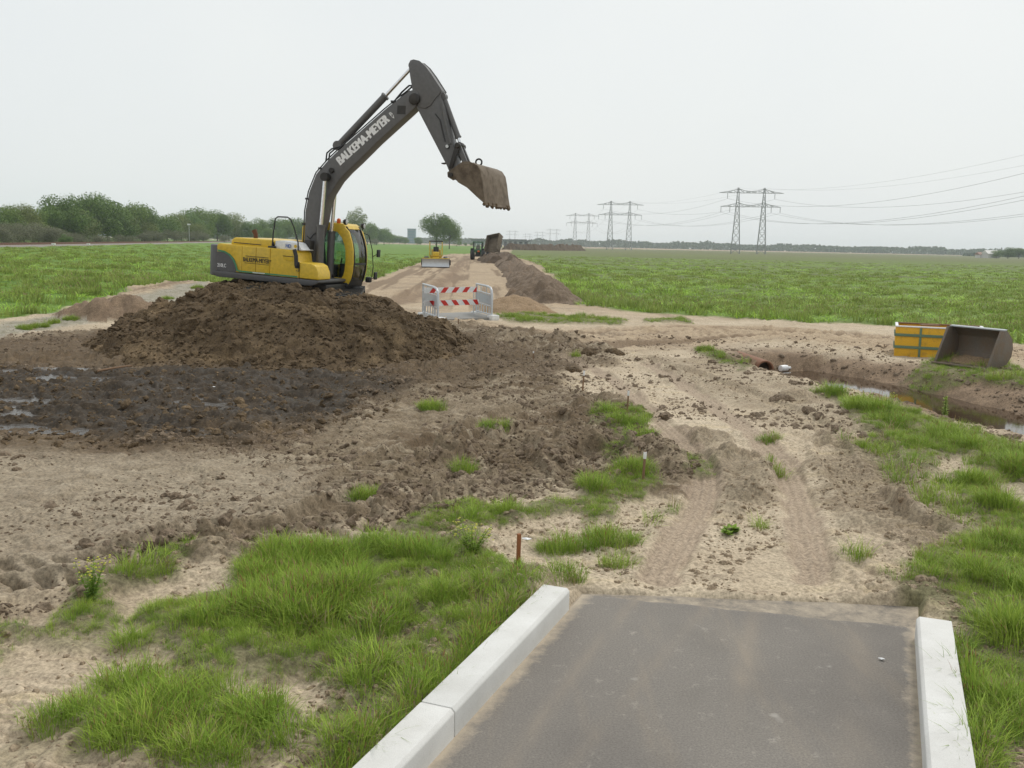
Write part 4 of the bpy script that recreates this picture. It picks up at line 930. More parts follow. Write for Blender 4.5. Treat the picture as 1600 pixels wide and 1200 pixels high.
    text_mesh('lettering', 'BALKEMA-MEYER', .3, M['letter_white'], boom, (b0[0] - .02, -.222, b0[1]), (dx, 0, dz), (-dz, 0, dx), .02, L_, .225)
    text_mesh('lettering', 'B', .1, M['letter_white'], boom, (2.325, -.222, 5.64), (dx, 0, dz), (-dz, 0, dx), .002, .075, .09)
    text_mesh('lettering', 'V', .1, M['letter_white'], boom, (2.40, -.222, 5.555), (dx, 0, dz), (-dz, 0, dx), .002, .075, .09)
    for (x, z, r) in ((-.02, 1.45, .12), (.55, 3.92, .10), (.66, 4.11, .075), (2.98, 6.1, .15)):
        MB().lathe([(r * .8, -.29), (r, -.27), (r, .27), (r * .8, .29)], (x, 0, z), 'y', 18).build('pin_boss', M['greasy'], boom, smooth=True)
    MB().mm((2.5, -.222, 5.70), (2.74, -.214, 5.92)).build('boom_plate', M['greasy'], boom)
    # hoses over the back of the boom
    for off, y_ in ((.055, -.16), (.045, -.06), (.05, .06)):
        pts = [(x - off * .95, y_, z + off * .3) for x, z in top[1:5]] + [(x - off * .7, y_, z + off * .7) for x, z in top[5:12]]
        MB().tube(pts, .017, 6).build('hose', M['black'], boom)
    for y_ in (-.12, .04): MB().tube([(.42, y_, 4.36), (.44, y_, 4.58), (.58, y_, 4.70), (.80, y_, 4.76), (.98, y_, 4.86)], .022, 6).build('hose', M['black'], boom)
    for y_ in (-.1, .1): MB().tube([(2.3, y_, 5.98), (2.55, y_, 6.28), (2.75, y_, 6.46), (2.95, y_, 6.46), (3.12, y_, 6.25)], .024, 6).build('hose', M['black'], boom)
    for x, z in ((-.13, 2.6), (-.06, 3.3), (.3, 4.15), (2.35, 6.02)): MB().box((x, -.06, z), (.1, .34, .05)).build('hose_clamp', M['black'], boom)
    MB().tube([(.0, -.23, 2.28), (.1, -.24, 2.2), (.2, -.24, 2.34), (.27, -.24, 2.38)], .012, 5).build('hose', M['black'], boom)
    # hydraulic cylinders
    def ram(name, a, mid, b, r, rr, gm='grey'):
        o = MB().tube([a, mid], r, 14).lathe([(r * 1.3, -.1), (r * 1.3, .1)], a, 'y', 14).tube([Vector(mid).lerp(Vector(a), .03), mid], r * 1.18, 14).build(name, M[gm], root)
        MB().tube([mid, b], rr, 12).build('piston_rod', M['chrome'], o); MB().lathe([(r * 1.1, -.09), (r * 1.1, .09)], b, 'y', 12).build('rod_eye', M['greasy'], o)
        return o
    ram('boom_cylinder', (.50, -.37, 1.02), (.49, -.37, 2.62), (.55, -.37, 3.92), .105, .055)
    ram('boom_cylinder', (.46, .34, 1.05), (.46, .34, 2.45), (.52, .34, 3.92), .105, .055)
    ram('arm_cylinder', (.72, 0, 4.80), (2.05, 0, 6.19), (2.80, 0, 6.99), .10, .048)
    # arm (stick)
    ap = [(2.76, 6.98), (2.79, 7.07), (2.86, 7.10), (3.03, 7.075), (3.20, 6.95), (3.40, 6.73), (3.70, 6.36), (3.69, 6.2), (3.80, 5.96), (4.115, 5.05), (4.30, 4.42), (4.24, 4.26), (4.10, 4.21), (3.98, 4.44), (3.07, 5.83), (2.95, 6.0), (2.90, 6.2), (2.83, 6.6)]
    arm = MB().prism(ap, -.17, .17).build('arm', M['grey'], root, bevel=.015)
    ear = [(2.74, 6.98), (2.78, 7.09), (2.87, 7.12), (3.04, 7.09), (3.22, 6.96), (3.42, 6.74), (3.72, 6.36), (3.66, 6.27), (3.52, 6.10), (3.42, 5.95), (3.28, 5.88), (3.13, 5.90), (3.02, 6.0), (2.93, 6.13), (2.90, 6.3), (2.80, 6.7)]
    for s in (-1, 1): MB().prism(ear, s * .175, s * .20).build('arm_plate', M['grey'], arm, bevel=.008)
    MB().tube([(3.58, -.19, 5.75), (3.72, -.19, 5.60), (3.90, -.19, 5.05)], .015, 6).build('hose', M['black'], arm)
    MB().tube([(3.74, -.18, 6.02), (3.86, -.18, 5.6), (4.06, -.18, 5.0)], .04, 6).build('hose_guard', M['grey'], arm)
    MB().tube([(3.72, 0, 6.05), (3.80, 0, 5.80), (4.06, 0, 5.02)], .055, 8).build('hose', M['grey'], arm)
    wl = MB().lathe([(.05, -.03), (.06, .03)], (3.98, -.2, 4.93), 'y', 12).build('work_lamp', M['greasy'], arm)
    MB().lathe([(.045, -.036), (.045, -.031)], (3.98, -.2, 4.93), 'y', 12).build('lamp_lens', M['lens'], wl)
    MB().box((3.92, -.05, 4.50), (.2, .2, .03), Matrix.Rotation(math.radians(-8), 3, 'Y')).build('arm_bracket', M['greasy'], arm)
    ram('bucket_cylinder', (3.70, 0, 6.22), (4.20, 0, 5.18), (4.27, 0, 4.99), .075, .04)
    for s in (-1, 1):
        MB().prism([(4.20, 4.98), (4.30, 5.02), (4.34, 4.95), (4.17, 4.38), (4.06, 4.36)], s * .20, s * .235).build('tipping_lever', M['greasy'], root, bevel=.01)
    MB().lathe([(.06, -.27), (.075, -.25), (.075, .25), (.06, .27)], (4.27, 0, 4.97), 'y', 14).build('link_pin', M['greasy'], root)
    for s in (-1, 1): MB().prism([(4.20, 4.96), (4.33, 4.98), (4.60, 4.46), (4.46, 4.42)], s * .07, s * .16).build('bucket_link', M['grey'], root, bevel=.015)
    # bucket: wide ditching bucket with its back to the viewer
    bk = empty('bucket', (0, 0, 0)); bk.parent = root
    bp = [(4.50, 4.30), (4.70, 4.44), (4.98, 4.50), (5.14, 4.44), (5.25, 4.30), (5.31, 4.08), (5.36, 3.82), (5.44, 3.50)]    # outer shell (back)
    bi = [(4.52, 4.25), (4.71, 4.39), (4.97, 4.445), (5.10, 4.39), (5.20, 4.27), (5.255, 4.07), (5.305, 3.82), (5.405, 3.50)]
    half = 1.12
    MB().prism(bp + bi[::-1], -half, half).build('bucket_shell', M['bucket_steel'], bk, bevel=.006)
    for s in (-1, 1): MB().prism([(4.50, 4.28)] + bi[1:] + [(5.18, 3.66), (4.92, 3.86), (4.66, 3.98)], s * half, s * (half - .03)).build('bucket_side', M['bucket_steel'], bk, bevel=.005)
    ce = MB().prism([(5.355, 3.70), (5.46, 3.46), (5.43, 3.44), (5.33, 3.68)], -half - .01, half + .01).build('cutting_edge', M['bucket_steel'], bk, bevel=.005)
    for s in (-.2, .17): MB().prism([(4.04, 4.14), (4.02, 4.26), (4.42, 4.56), (4.62, 4.58), (4.86, 4.46), (4.7, 4.36), (4.5, 4.22), (4.2, 4.06)], s, s + .04).build('bucket_ear', M['bucket_steel'], bk, bevel=.008)
    MB().lathe([(.06, -.24), (.06, .24)], (4.13, 0, 4.2), 'y', 14).build('bucket_pin', M['greasy'], bk)
    ring = MB(); ring.tube([(4.80 + .085 * math.cos(a), .05, 4.585 + .085 * math.sin(a)) for a in np.linspace(0, 2 * math.pi, 17)], .024, 8, caps=False); ring.build('lifting_eye', M['greasy'], bk)
    mud = MB()
    for k in range(34):
        t = k / 33; yy = -half + 2 * half * t + random.uniform(-.03, .03); s_ = random.uniform(.02, .05)
        mud.lathe([(s_ * .4, -s_), (s_, -s_ * .3), (s_ * .8, s_ * .6), (s_ * .2, s_)], (5.43 + random.uniform(-.04, .02), yy, 3.455 + random.uniform(-.03, .05)), 'z', 7)
    mud.build('mud_crust', M['mound'], bk)['kind'] = 'stuff'
    return root
make_excavator()

# ------------------------------------------------------------------ temporary footbridge with striped boards
def make_footbridge():
    a, b = np.array([*G(684, 507)]), np.array([*G(768, 503)])            # near ends of the two railings
    ax = (b - a) / np.linalg.norm(b - a); W = np.linalg.norm(b - a); rz = math.atan2(ax[1], ax[0])
    z0 = .5 * (gz(*a) + gz(*b)) + .02
    root = empty('footbridge', (a[0], a[1], z0), 'grey steel footbridge over the trench with side railings, behind the dark mound', 'footbridge', rz=rz)
    f_ = G(661, 498) - a
    sk = Vector((f_[0] * math.cos(rz) + f_[1] * math.sin(rz), -f_[0] * math.sin(rz) + f_[1] * math.cos(rz), 0))   # railings run away to the far left
    MB().add([(-.2, -.05, .03), (W + .2, -.05, .03), (W + .2 + sk.x, sk.y + .2, .03), (-.2 + sk.x, sk.y + .2, .03), (-.2, -.05, -.15), (W + .2, -.05, -.15), (W + .2 + sk.x, sk.y + .2, -.15), (-.2 + sk.x, sk.y + .2, -.15)],
             [(0, 1, 2, 3), (7, 6, 5, 4), (0, 4, 5, 1), (1, 5, 6, 2), (2, 6, 7, 3), (3, 7, 4, 0)]).build('deck_plate', M['deck'], root, bevel=.01)
    f_ = G(744, 496) - b
    sk2 = Vector((f_[0] * math.cos(rz) + f_[1] * math.sin(rz), -f_[0] * math.sin(rz) + f_[1] * math.cos(rz), 0))
    for x in (0, W):
        def P(x_, t, z, q_=(sk if x == 0 else sk2)): return Vector((x_, 0, z)) + q_ * t
        pts = [P(x, 0, .05), P(x, 0, .85), P(x, .03, 1.02), P(x, .10, 1.11), P(x, .3, 1.15), P(x, 1, 1.17), P(x, 1, .05)]
        rl = MB().tube(pts, .045, 10).tube([P(x, .02, .86), P(x, 1, .92)], .03, 8).tube([P(x, .02, .42), P(x, 1, .48)], .03, 8).tube([P(x, 0, .12), P(x, 1, .12)], .03, 8).build('railing', M['galv'], root)
        for k in range(1, 6): MB().tube([P(x, k / 6, .1), P(x, k / 6, .46)], .022, 6).build('baluster', M['galv'], rl)
        for k in (.35, .7): MB().tube([P(x, k, .9), P(x, k, 1.15)], .018, 6).build('baluster', M['galv'], rl)
        pa = [P(x, .04, .47), P(x, .97, .52), P(x, .97, .87), P(x, .04, .82)]
        MB().add([p + Vector((-.01, 0, 0)) for p in pa] + [p + Vector((.01, 0, 0)) for p in pa], [(0, 1, 2, 3), (7, 6, 5, 4), (0, 4, 5, 1), (1, 5, 6, 2), (2, 6, 7, 3), (3, 7, 4, 0)]).build('railing_sheet', M['galv_sheet'], rl, smooth=False)
        MB().box((x, -.1, .02), (.34, .3, .2)).build('foot_block', M['white'], root, bevel=.02)
        MB().box(P(x, 1, .0) , (.30, .3, .2)).build('foot_block', M['white'], root, bevel=.02)
    MB().box(Vector((-.02, -.02, .58)) + sk * .25, (.05, .1, .13)).build('red_reflector', M['red'], root)
    # the boards
    brd = empty('barrier', (0, 0, 0), 'two red and white striped barrier boards closing the far side of the footbridge', 'barrier')
    brd.location = root.location; brd.rotation_euler = root.rotation_euler
    xa, xb = -.10, W - .18; o_ = Vector((0, sk.y * .30, 0))
    for z, sl_, name in ((.93, 1, 'striped_board'), (.46, -1, 'striped_board')):
        hh = .20; x1 = xb if z > .6 else xb + .12
        bd = MB().mm((xa, o_.y - .012, z), (x1, o_.y + .012, z + hh)).build(name, M['white'], brd, smooth=False)
        p_ = .50; x = xa + .30
        while x < x1 - .1:
            e_ = .17 * sl_; mb = MB()
            xs = [x - e_ / 2, x + .22 - e_ / 2, x + .22 + e_ / 2, x + e_ / 2]; xs = [min(max(q_, xa), x1) for q_ in xs]
            mb.add([(xs[0], o_.y - .016, z + .003), (xs[1], o_.y - .016, z + .003), (xs[2], o_.y - .016, z + hh - .003), (xs[3], o_.y - .016, z + hh - .003)], [(0, 1, 2, 3)]); mb.build('red_stripe', M['red'], bd, smooth=False); x += p_
    for x in (xa + .48, xa + .05, xb - .1): MB().tube([(x, o_.y + .03, .1), (x, o_.y + .03, 1.0)], .02, 6).build('board_post', M['galv'], brd)
make_footbridge()

# ------------------------------------------------------------------ orange crate and loader bucket
def make_crate():
    a = G(1397, 554, .02); z = gz(a[0] + .8, a[1] + .6)
    root = empty('steel_skip', (a[0], a[1], z - .03), 'orange steel skip with green ribs standing beside the ditch', 'skip', rz=math.radians(-21))
    W, Dp, Hh, t = 2.3, 1.5, .86, .04
    MB().mm((0, 0, 0), (W, t, Hh)).build('front_wall', M['orange_crate'], root, bevel=.006)
    MB().mm((0, Dp - t, 0), (W, Dp, Hh)).build('back_wall', M['orange_crate'], root, bevel=.006)
    for x in (0, W - t): MB().mm((x, t + .001, 0), (x + t, Dp - t - .001, Hh)).build('end_wall', M['orange_crate'], root, bevel=.006)
    MB().mm((t, t, .04), (W - t, Dp - t, .10)).build('floor_plate', M['rust'], root)
    for z_ in (.26, .60):
        MB().mm((-.035, -.035, z_), (W + .035, -.001, z_ + .075)).build('rib', M['green_strap'], root, bevel=.006)
        MB().mm((-.035, .001, z_), (-.001, Dp, z_ + .075)).build('rib', M['green_strap'], root, bevel=.006)
    for x in (.62, 1.34, 2.06): MB().mm((x, -.028, .01), (x + .06, -.001, Hh - .01)).build('rib', M['green_strap'], root, bevel=.005)
    rim = MB().mm((-.02, -.02, Hh), (W + .02, .08, Hh + .035)).build('rim', M['white'], root, bevel=.008)
    MB().mm((-.02, Dp - .08, Hh), (W + .02, Dp + .02, Hh + .035)).build('rim', M['wood'], root, bevel=.008)
    for x in (-.02, W - .06): MB().mm((x, .081, Hh), (x + .08, Dp - .081, Hh + .035)).build('rim', M['white'], root, bevel=.008)
    MB().mm((1.42, -.008, .70), (1.56, -.001, .78)).build('label_plate', M['letter_white'], root)
    MB().box((.9, .6, Hh + .045), (.5, .18, .03), Matrix.Rotation(.2, 3, 'Z')).build('plank', M['wood'], root)
make_crate()
def make_loader_bucket():
    # local: x across the bucket width, y toward its back, z up; open side faces -y
    c = G(1464, 568, .05); W = 1.62; z = gz(*(c + np.array([.8, .3])))
    root = empty('loader_bucket', (c[0], c[1], z - .04), 'worn grey wheel loader bucket lying beside the orange skip', 'loader bucket', rz=math.radians(-60))
    prof = [(-.05, .0), (.45, .015), (.75, .10), (.93, .30), (.97, .55), (.90, .80), (.66, 1.02), (.52, 1.06)]     # (y,z) shell
    inn = [(-.05, .03), (.44, .05), (.72, .13), (.885, .32), (.92, .55), (.855, .78), (.64, .985), (.52, 1.02)]
    def prismx(poly, x0, x1):
        n = len(poly); return MB().add([(x0, y, z) for y, z in poly] + [(x1, y, z) for y, z in poly], [tuple(range(n)), tuple(range(2 * n - 1, n - 1, -1))] + [((i + 1) % n, i, i + n, (i + 1) % n + n) for i in range(n)])
    prismx(prof + inn[::-1], 0, W).build('bucket_shell', M['loader_steel'], root, bevel=.004)
    side = prof + [(.40, .98)]
    for x0 in (-.03, W): prismx(side, x0, x0 + .03).build('side_plate', M['loader_steel'], root, bevel=.004)
    for x0 in (-.045, W - .015):
        MB().box((x0 + .03, .18, .50), (.075, .10, 1.16), Matrix.Rotation(math.radians(-24.5), 3, 'X')).build('side_edge', M['loader_steel'], root, bevel=.01)
    MB().box((W / 2, .55, 1.055), (W + .08, .14, .035), Matrix.Rotation(.1, 3, 'X')).build('top_lip', M['galv_sheet'], root, bevel=.006)
    MB().box((W / 2, -.12, .015), (W + .08, .24, .035)).build('cutting_edge', M['loader_steel'], root, bevel=.006)
    gx_, gy_ = np.meshgrid(np.linspace(.02, W - .02, 40), np.linspace(.0, .86, 24))
    zz = .04 + .16 * sm(.1, .8, gy_) * (.6 + .8 * fbm(gx_ * 2, gy_ * 3, 4, 512)) + (fbm(gx_ * 9, gy_ * 9, 3, 513) - .5) * .05
    o = grid_mesh('caked_soil', gx_, gy_, zz, M['sandpile']); o.parent = root; root.scale = (.9, .9, .9)
make_loader_bucket()

# ------------------------------------------------------------------ culvert
def make_culvert():
    p = G(1196, 575, -.22); d = np.array(DITCH[0]) - np.array(DITCH[1]); d = d / np.linalg.norm(d)
    root = empty('culvert_pipe', (p[0], p[1], -.38), 'rusty culvert pipe opening into the head of the ditch', 'pipe', rz=math.radians(96))
    n = 28; mb = MB()
    mb.lathe([(.19, 2.6), (.19, .02), (.20, 0), (.235, 0), (.245, .02), (.245, 2.6)], (0, 0, .12), 'x', n).build('pipe_wall', M['pipe'], root)
    MB().lathe([(.188, .25), (.188, 2.55), (.01, 2.56)], (0, 0, .12), 'x', n).build('pipe_inside', M['pipe_in'], root)
make_culvert()

# ------------------------------------------------------------------ scattering (uncountable cover: grass, clods)
def scatter(name, pts, rot, scl, idx, variants, label):
    me = bpy.data.meshes.new(name); n = len(pts)
    me.vertices.add(n); me.vertices.foreach_set('co', np.asarray(pts, np.float32).ravel())
    a = me.attributes.new('rot', 'FLOAT_VECTOR', 'POINT'); a.data.foreach_set('vector', np.asarray(rot, np.float32).ravel())
    a = me.attributes.new('scl', 'FLOAT_VECTOR', 'POINT'); a.data.foreach_set('vector', np.asarray(scl, np.float32).ravel())
    a = me.attributes.new('idx', 'INT', 'POINT'); a.data.foreach_set('value', np.asarray(idx, np.int32))
    o = link(name, me, None); tag(o, label, kind='stuff')
    g = bpy.data.node_groups.new(name, 'GeometryNodeTree')
    g.interface.new_socket('Geometry', in_out='INPUT', socket_type='NodeSocketGeometry'); g.interface.new_socket('Geometry', in_out='OUTPUT', socket_type='NodeSocketGeometry')
    N = g.nodes; L = g.links; gi = N.new('NodeGroupInput'); go = N.new('NodeGroupOutput')
    jn = N.new('GeometryNodeJoinGeometry')
    for v in variants:
        oi = N.new('GeometryNodeObjectInfo'); oi.inputs['Object'].default_value = v; oi.inputs['As Instance'].default_value = True; L.new(oi.outputs['Geometry'], jn.inputs[0])
    ip = N.new('GeometryNodeInstanceOnPoints'); ip.inputs['Pick Instance'].default_value = True
    def at(nm, dt):
        q = N.new('GeometryNodeInputNamedAttribute'); q.data_type = dt; q.inputs['Name'].default_value = nm; return q.outputs[0]
    er = N.new('FunctionNodeEulerToRotation'); L.new(at('rot', 'FLOAT_VECTOR'), er.inputs[0])
    L.new(gi.outputs[0], ip.inputs['Points']); L.new(jn.outputs[0], ip.inputs['Instance']); L.new(at('idx', 'INT'), ip.inputs['Instance Index'])
    L.new(er.outputs[0], ip.inputs['Rotation']); L.new(at('scl', 'FLOAT_VECTOR'), ip.inputs['Scale']); L.new(ip.outputs[0], go.inputs[0])
    md_ = o.modifiers.new('scatter', 'NODES'); md_.node_group = g
    return o
def proto(name, mb, mats, midx=None, smooth=False):
    me = bpy.data.meshes.new(name); me.from_pydata(mb.v, [], mb.f); me.update()
    for m_ in mats: me.materials.append(m_)
    if midx is not None: me.polygons.foreach_set('material_index', midx)
    if smooth: me.polygons.foreach_set('use_smooth', [True] * len(me.polygons))
    return bpy.data.objects.new(name, me)

def tuft(name, mats, n=26, h=.3, spread=.1, width=.006, lean=.5, seeds=0, seed=0, seedmat=1):
    r = random.Random(seed); mb = MB(); mi = []
    for k in range(n + seeds):
        isS = k >= n
        a = r.uniform(0, 2 * math.pi); d = spread * math.sqrt(r.random()); bx, by = d * math.cos(a), d * math.sin(a)
        az = a + r.uniform(-1.1, 1.1); ln = h * r.uniform(.55, 1.15) * (1.15 if isS else 1); le = lean * r.uniform(.15, 1.2) * (.45 if isS else 1)
        wd = width * r.uniform(.7, 1.3); px_, py_ = -math.sin(az) * wd, math.cos(az) * wd; dx, dy = math.cos(az), math.sin(az)
        P = []
        for t in (0, .4, .75, 1):
            off = le * ln * t * t * .9; P.append((bx + dx * off, by + dy * off, ln * t * (1 - .28 * le * t)))
        if not isS:
            ws = (1, .95, .6)
            vs = []
            for (x, y, z), q in zip(P[:3], ws): vs += [(x - px_ * q, y - py_ * q, z), (x + px_ * q, y + py_ * q, z)]
            vs.append(P[3]); mb.add(vs, [(0, 1, 3, 2), (2, 3, 5, 4), (4, 5, 6)]); mi += [0, 0, 0]
        else:
            q = .35; vs = []
            for (x, y, z) in P[:3]: vs += [(x - px_ * q, y - py_ * q, z), (x + px_ * q, y + py_ * q, z)]
            mb.add(vs, [(0, 1, 3, 2), (2, 3, 5, 4)]); mi += [0, 0]
            x, y, z = P[2]; x2, y2, z2 = P[3]; w_ = wd * 1.0
            mb.add([(x, y, z), ((x + x2) / 2 - dy * w_, (y + y2) / 2 + dx * w_, (z + z2) / 2), (x2, y2, z2), ((x + x2) / 2 + dy * w_, (y + y2) / 2 - dx * w_, (z + z2) / 2)], [(0, 1, 2, 3)]); mi += [seedmat]
    return proto(name, mb, mats, mi)
NEAR = [tuft('grass_tuft', [M['blade'], M['seed']], 42, .26, .15, .0031, 1.05, sd_, sd) for sd, sd_ in ((1, 0), (2, 1), (3, 2), (4, 5), (5, 0))]
NEAR += [tuft('grass_tuft', [M['blade'], M['sorrel']], 20, .24, .12, .0045, .7, 6, 9), tuft('grass_tuft', [M['straw'], M['seed']], 14, .2, .12, .004, 1.1, 2, 10)]
FIELD = [tuft('field_tuft', [M['blade_far'], M['seed']], 24, .32, .36, .012, 2.1, s_, 20 + i) for i, s_ in enumerate((0, 0, 3, 0))]
RUSH = [tuft('rush_tuft', [M['reed'], M['straw']], 40, .5, .32, .014, .35, 4, 30 + i) for i in range(2)]

def in_poly_points(P, dens, seed):
    a = np.array(P); lo, hi = a.min(0), a.max(0); r = np.random.default_rng(seed)
    n = int((hi[0] - lo[0]) * (hi[1] - lo[1]) * dens); q = r.uniform(lo, hi, (n, 2))
    sdv = sdpoly(q[:, 0], q[:, 1], P) + (fbm(q[:, 0] * 3, q[:, 1] * 3, 3, 41) - .5) * .5
    return q, sdv
gp, gs, gi_ = [], [], []
for i, (nm, P) in enumerate(GRASS.items()):
    dist = np.array(P)[:, 1].mean(); dens = 260 if dist < 12 else (130 if dist < 22 else 50)
    q, sdv = in_poly_points(P, dens, 50 + i)
    thin = fbm(q[:, 0] * 1.6, q[:, 1] * 1.6, 3, 90)
    k = (sdv < .02) & (rng.random(len(q)) < np.clip(.25 + 2.2 * (thin - .28) - sdv * 1.2, .08, 1)) & (sdpoly(q[:, 0], q[:, 1], PATH) > .30)
    q = q[k]; tall = .55 + .75 * fbm(q[:, 0] * .9, q[:, 1] * .9, 3, 92)
    tall = tall * (.6 + .9 * sm(.55, .7, fbm(q[:, 0] * 2.2, q[:, 1] * 2.2, 2, 93)))
    if nm in ('j', 'n'): tall = tall * np.clip(.25 + .28 * polyline(q[:, 0], q[:, 1], DITCH)[0], .3, 1)
    tall *= .60 * {'j': 1.2, 'k': 1.05, 'a': 1.05, 'l': 1.2, 'm': .8, 'm2': .8}.get(nm, 1.0) * np.clip(.55 - sdv[k] * 1.6, .5, 1)
    gp.append(q); gs.append(tall)
    red = fbm(q[:, 0] * .8, q[:, 1] * .8, 3, 95); u_ = rng.random(len(q))
    vi = rng.integers(0, 5, len(q)); vi = np.where((red > .56) & (u_ < .5), 5, vi); vi = np.where(u_ > .91, 6, vi); gi_.append(vi)
for i, P in enumerate(THIN.values()):
    q, sdv = in_poly_points(P, 60, 80 + i); cl = fbm(q[:, 0] * 2.4, q[:, 1] * 2.4, 3, 97)
    k = (sdv < .05) & (cl > .5) & (rng.random(len(q)) < .8) & (sdpoly(q[:, 0], q[:, 1], PATH) > .3); q = q[k]; gp.append(q); gs.append(.4 + .5 * rng.random(len(q))); gi_.append(rng.integers(0, 7, len(q)))
for cx, cy, r_ in CLUMPS:
    c_ = G(cx, cy); n_ = max(4, int(190 * r_ * r_ * math.pi * .8)); a_ = rng.uniform(0, 2 * math.pi, n_); d_ = r_ * np.sqrt(rng.random(n_)) * .8
    gp.append(np.stack([c_[0] + d_ * np.cos(a_), c_[1] + d_ * np.sin(a_)], -1)); gs.append(.45 + .45 * rng.random(n_) * (1.1 - d_ / r_)); gi_.append(rng.integers(0, 5, n_))
# stray blades overhanging the kerbs
for s0 in np.arange(-3.4, 0, .05):
    for _ in range(2):
        w_ = .27 + rng.random() * .14; c_ = KL + E2 * s0 - N2 * w_; gp.append(c_[None]); gs.append(np.array([.5 + .35 * rng.random()])); gi_.append(np.array([rng.integers(0, 4)]))
    if s0 > -3.0:
        c_ = kr_end() + E2 * s0 + N2 * (.26 + rng.random() * .1); gp.append(c_[None]); gs.append(np.array([.5 + .4 * rng.random()])); gi_.append(np.array([rng.integers(0, 5)]))
gp = np.concatenate(gp); gs = np.concatenate(gs); gi_ = np.concatenate(gi_)
z_ = ground(gp[:, 0], gp[:, 1]); n_ = len(gp)
scatter('grass', np.c_[gp, z_ - .01], np.c_[rng.normal(0, .12, n_), rng.normal(0, .12, n_), rng.uniform(0, 6.28, n_)], np.c_[gs, gs, gs * rng.uniform(.85, 1.2, n_)], gi_, NEAR, 'rough green grass with seed heads growing in patches on the bare soil')
print('near tufts', n_)

def field_points(inside, xr, yr, base, seed, falloff=45.):
    r = np.random.default_rng(seed); out = []
    y = yr[0]
    while y < yr[1]:
        y2 = y * 1.12; dens = base * min(1, (falloff / y) ** 1.9)
        xa, xb = max(xr[0], -y * .72), min(xr[1], y * .72); n = int((xb - xa) * (y2 - y) * dens)
        q = np.c_[r.uniform(xa, xb, n), r.uniform(y, y2, n)]; out.append(q); y = y2
    q = np.concatenate(out); sdv = sdpoly(q[:, 0], q[:, 1], inside) + (fbm(q[:, 0] * .5, q[:, 1] * .5, 3, 5) - .5) * 1.5
    return q[sdv < 0], sdv[sdv < 0]
q1, s1 = field_points(LFIELD, (-200, 20), (26, 200), 2.2, 5); dr1 = np.abs((q1[:, 0] - RW0[0]) * -RWD[1] + (q1[:, 1] - RW0[1]) * RWD[0]); k = dr1 > 3.2; q1, s1 = q1[k], s1[k]
q2, s2 = field_points(MEADOW, (-20, 300), (26, 230), 2.2, 6)
q = np.concatenate([q1, q2]); isM = np.r_[np.zeros(len(q1)), np.ones(len(q2))] > 0; n_ = len(q)
far_ = q[:, 1]; sc_ = (.55 + .7 * fbm(q[:, 0] * .3, q[:, 1] * .3, 3, 98)) * 1.0
dark = fbm(q[:, 0] * .02 + 3, q[:, 1] * .07, 4, 99)
idx_ = rng.integers(0, 4, n_); ru = isM & (dark > .50) & (rng.random(n_) < .55) & (q[:, 1] > 58); idx_ = np.where(ru, rng.integers(4, 6, n_), idx_)
hz = np.where(ru, .75, .55) * (1 + .9 * np.exp(-np.r_[-s1, -s2] / 2.5)); sc_ = sc_ * (1 - .35 * sm(80, 200, far_))
scatter('meadow_grass', np.c_[q, ground(q[:, 0], q[:, 1]) - .02], np.c_[rng.normal(0, .1, n_), rng.normal(0, .1, n_), rng.uniform(0, 6.28, n_)], np.c_[sc_ * (1.2 + far_ / 150), sc_ * (1.2 + far_ / 150), sc_ * hz], idx_, FIELD + RUSH, 'tall meadow grass and darker rushes on the fields either side of the works')
print('field tufts', n_)

# soil clods
def clod(name, mat, seed):
    bm = bmesh.new(); bmesh.ops.create_icosphere(bm, subdivisions=2, radius=1); r = np.random.default_rng(seed); o3 = r.uniform(-50, 50, 2)
    for v in bm.verts:
        c = v.co; f = .62 + .75 * float(vn(np.array([c.x * 1.5 + o3[0] + c.z]), np.array([c.y * 1.5 + o3[1] - c.z * .7]), seed)[0]); g2 = .88 + .24 * r.random()
        v.co = Vector((c.x * f * g2, c.y * f * .85 * g2, c.z * f * .7))
    me = bpy.data.meshes.new(name); bm.to_mesh(me); bm.free(); me.materials.append(mat); return bpy.data.objects.new(name, me)
CD = [clod('soil_clod', M['clod_dry'], s) for s in range(4)]; CM = [clod('wet_clod', M['mound'], s + 10) for s in range(4)]; CS = [clod('sand_clod', M['clod_sand'], s + 20) for s in range(3)]; CW = [clod('spoil_clod', M['windrow'], s + 30) for s in range(3)]
def clod_field(name, q, size, variants, label, zfun, sink=.3, flat=1.0):
    n = len(q); z = zfun(q[:, 0], q[:, 1])
    scatter(name, np.c_[q, z - size * sink * .5], rng.uniform(0, 6.28, (n, 3)) * np.array([.12, .12, 1]), np.c_[size, size * rng.uniform(.7, 1.1, n), size * rng.uniform(.6, 1.1, n) * flat], rng.integers(0, len(variants), n), variants, label)
def powersize(n, lo, hi, p=2.6):
    u = rng.random(n); return (lo ** (1 - p) + u * (hi ** (1 - p) - lo ** (1 - p))) ** (1 / (1 - p))
def sample(poly, n, seed, pred=None):
    """random points, denser near the camera"""
    r = np.random.default_rng(seed); a = np.array(poly); lo, hi = a.min(0), a.max(0); out = []
    while sum(map(len, out)) < n:
        y = 1 / r.uniform(1 / hi[1], 1 / max(lo[1], 3), n * 3); x = r.uniform(lo[0], hi[0], n * 3); k = sdpoly(x, y, poly) < 0
        if pred is not None: k &= pred(x, y)
        out.append(np.c_[x[k], y[k]])
    return np.concatenate(out)[:n]
FRM = [(-.62 * 4, 4), (.62 * 4, 4), (.62 * 34, 34), (-.62 * 34, 34)]
q = sample(MUD, 20000, 1, lambda x, y: (np.abs(x) < y * .68) & (fbm(x * .5, y * .5, 3, 110) + .25 * rng.random(len(x)) > .5) & (sdpoly(x, y, WET) > -.2) & ((sdpoly(x, y, PALE) > 0) | (rng.random(len(x)) < .35)))
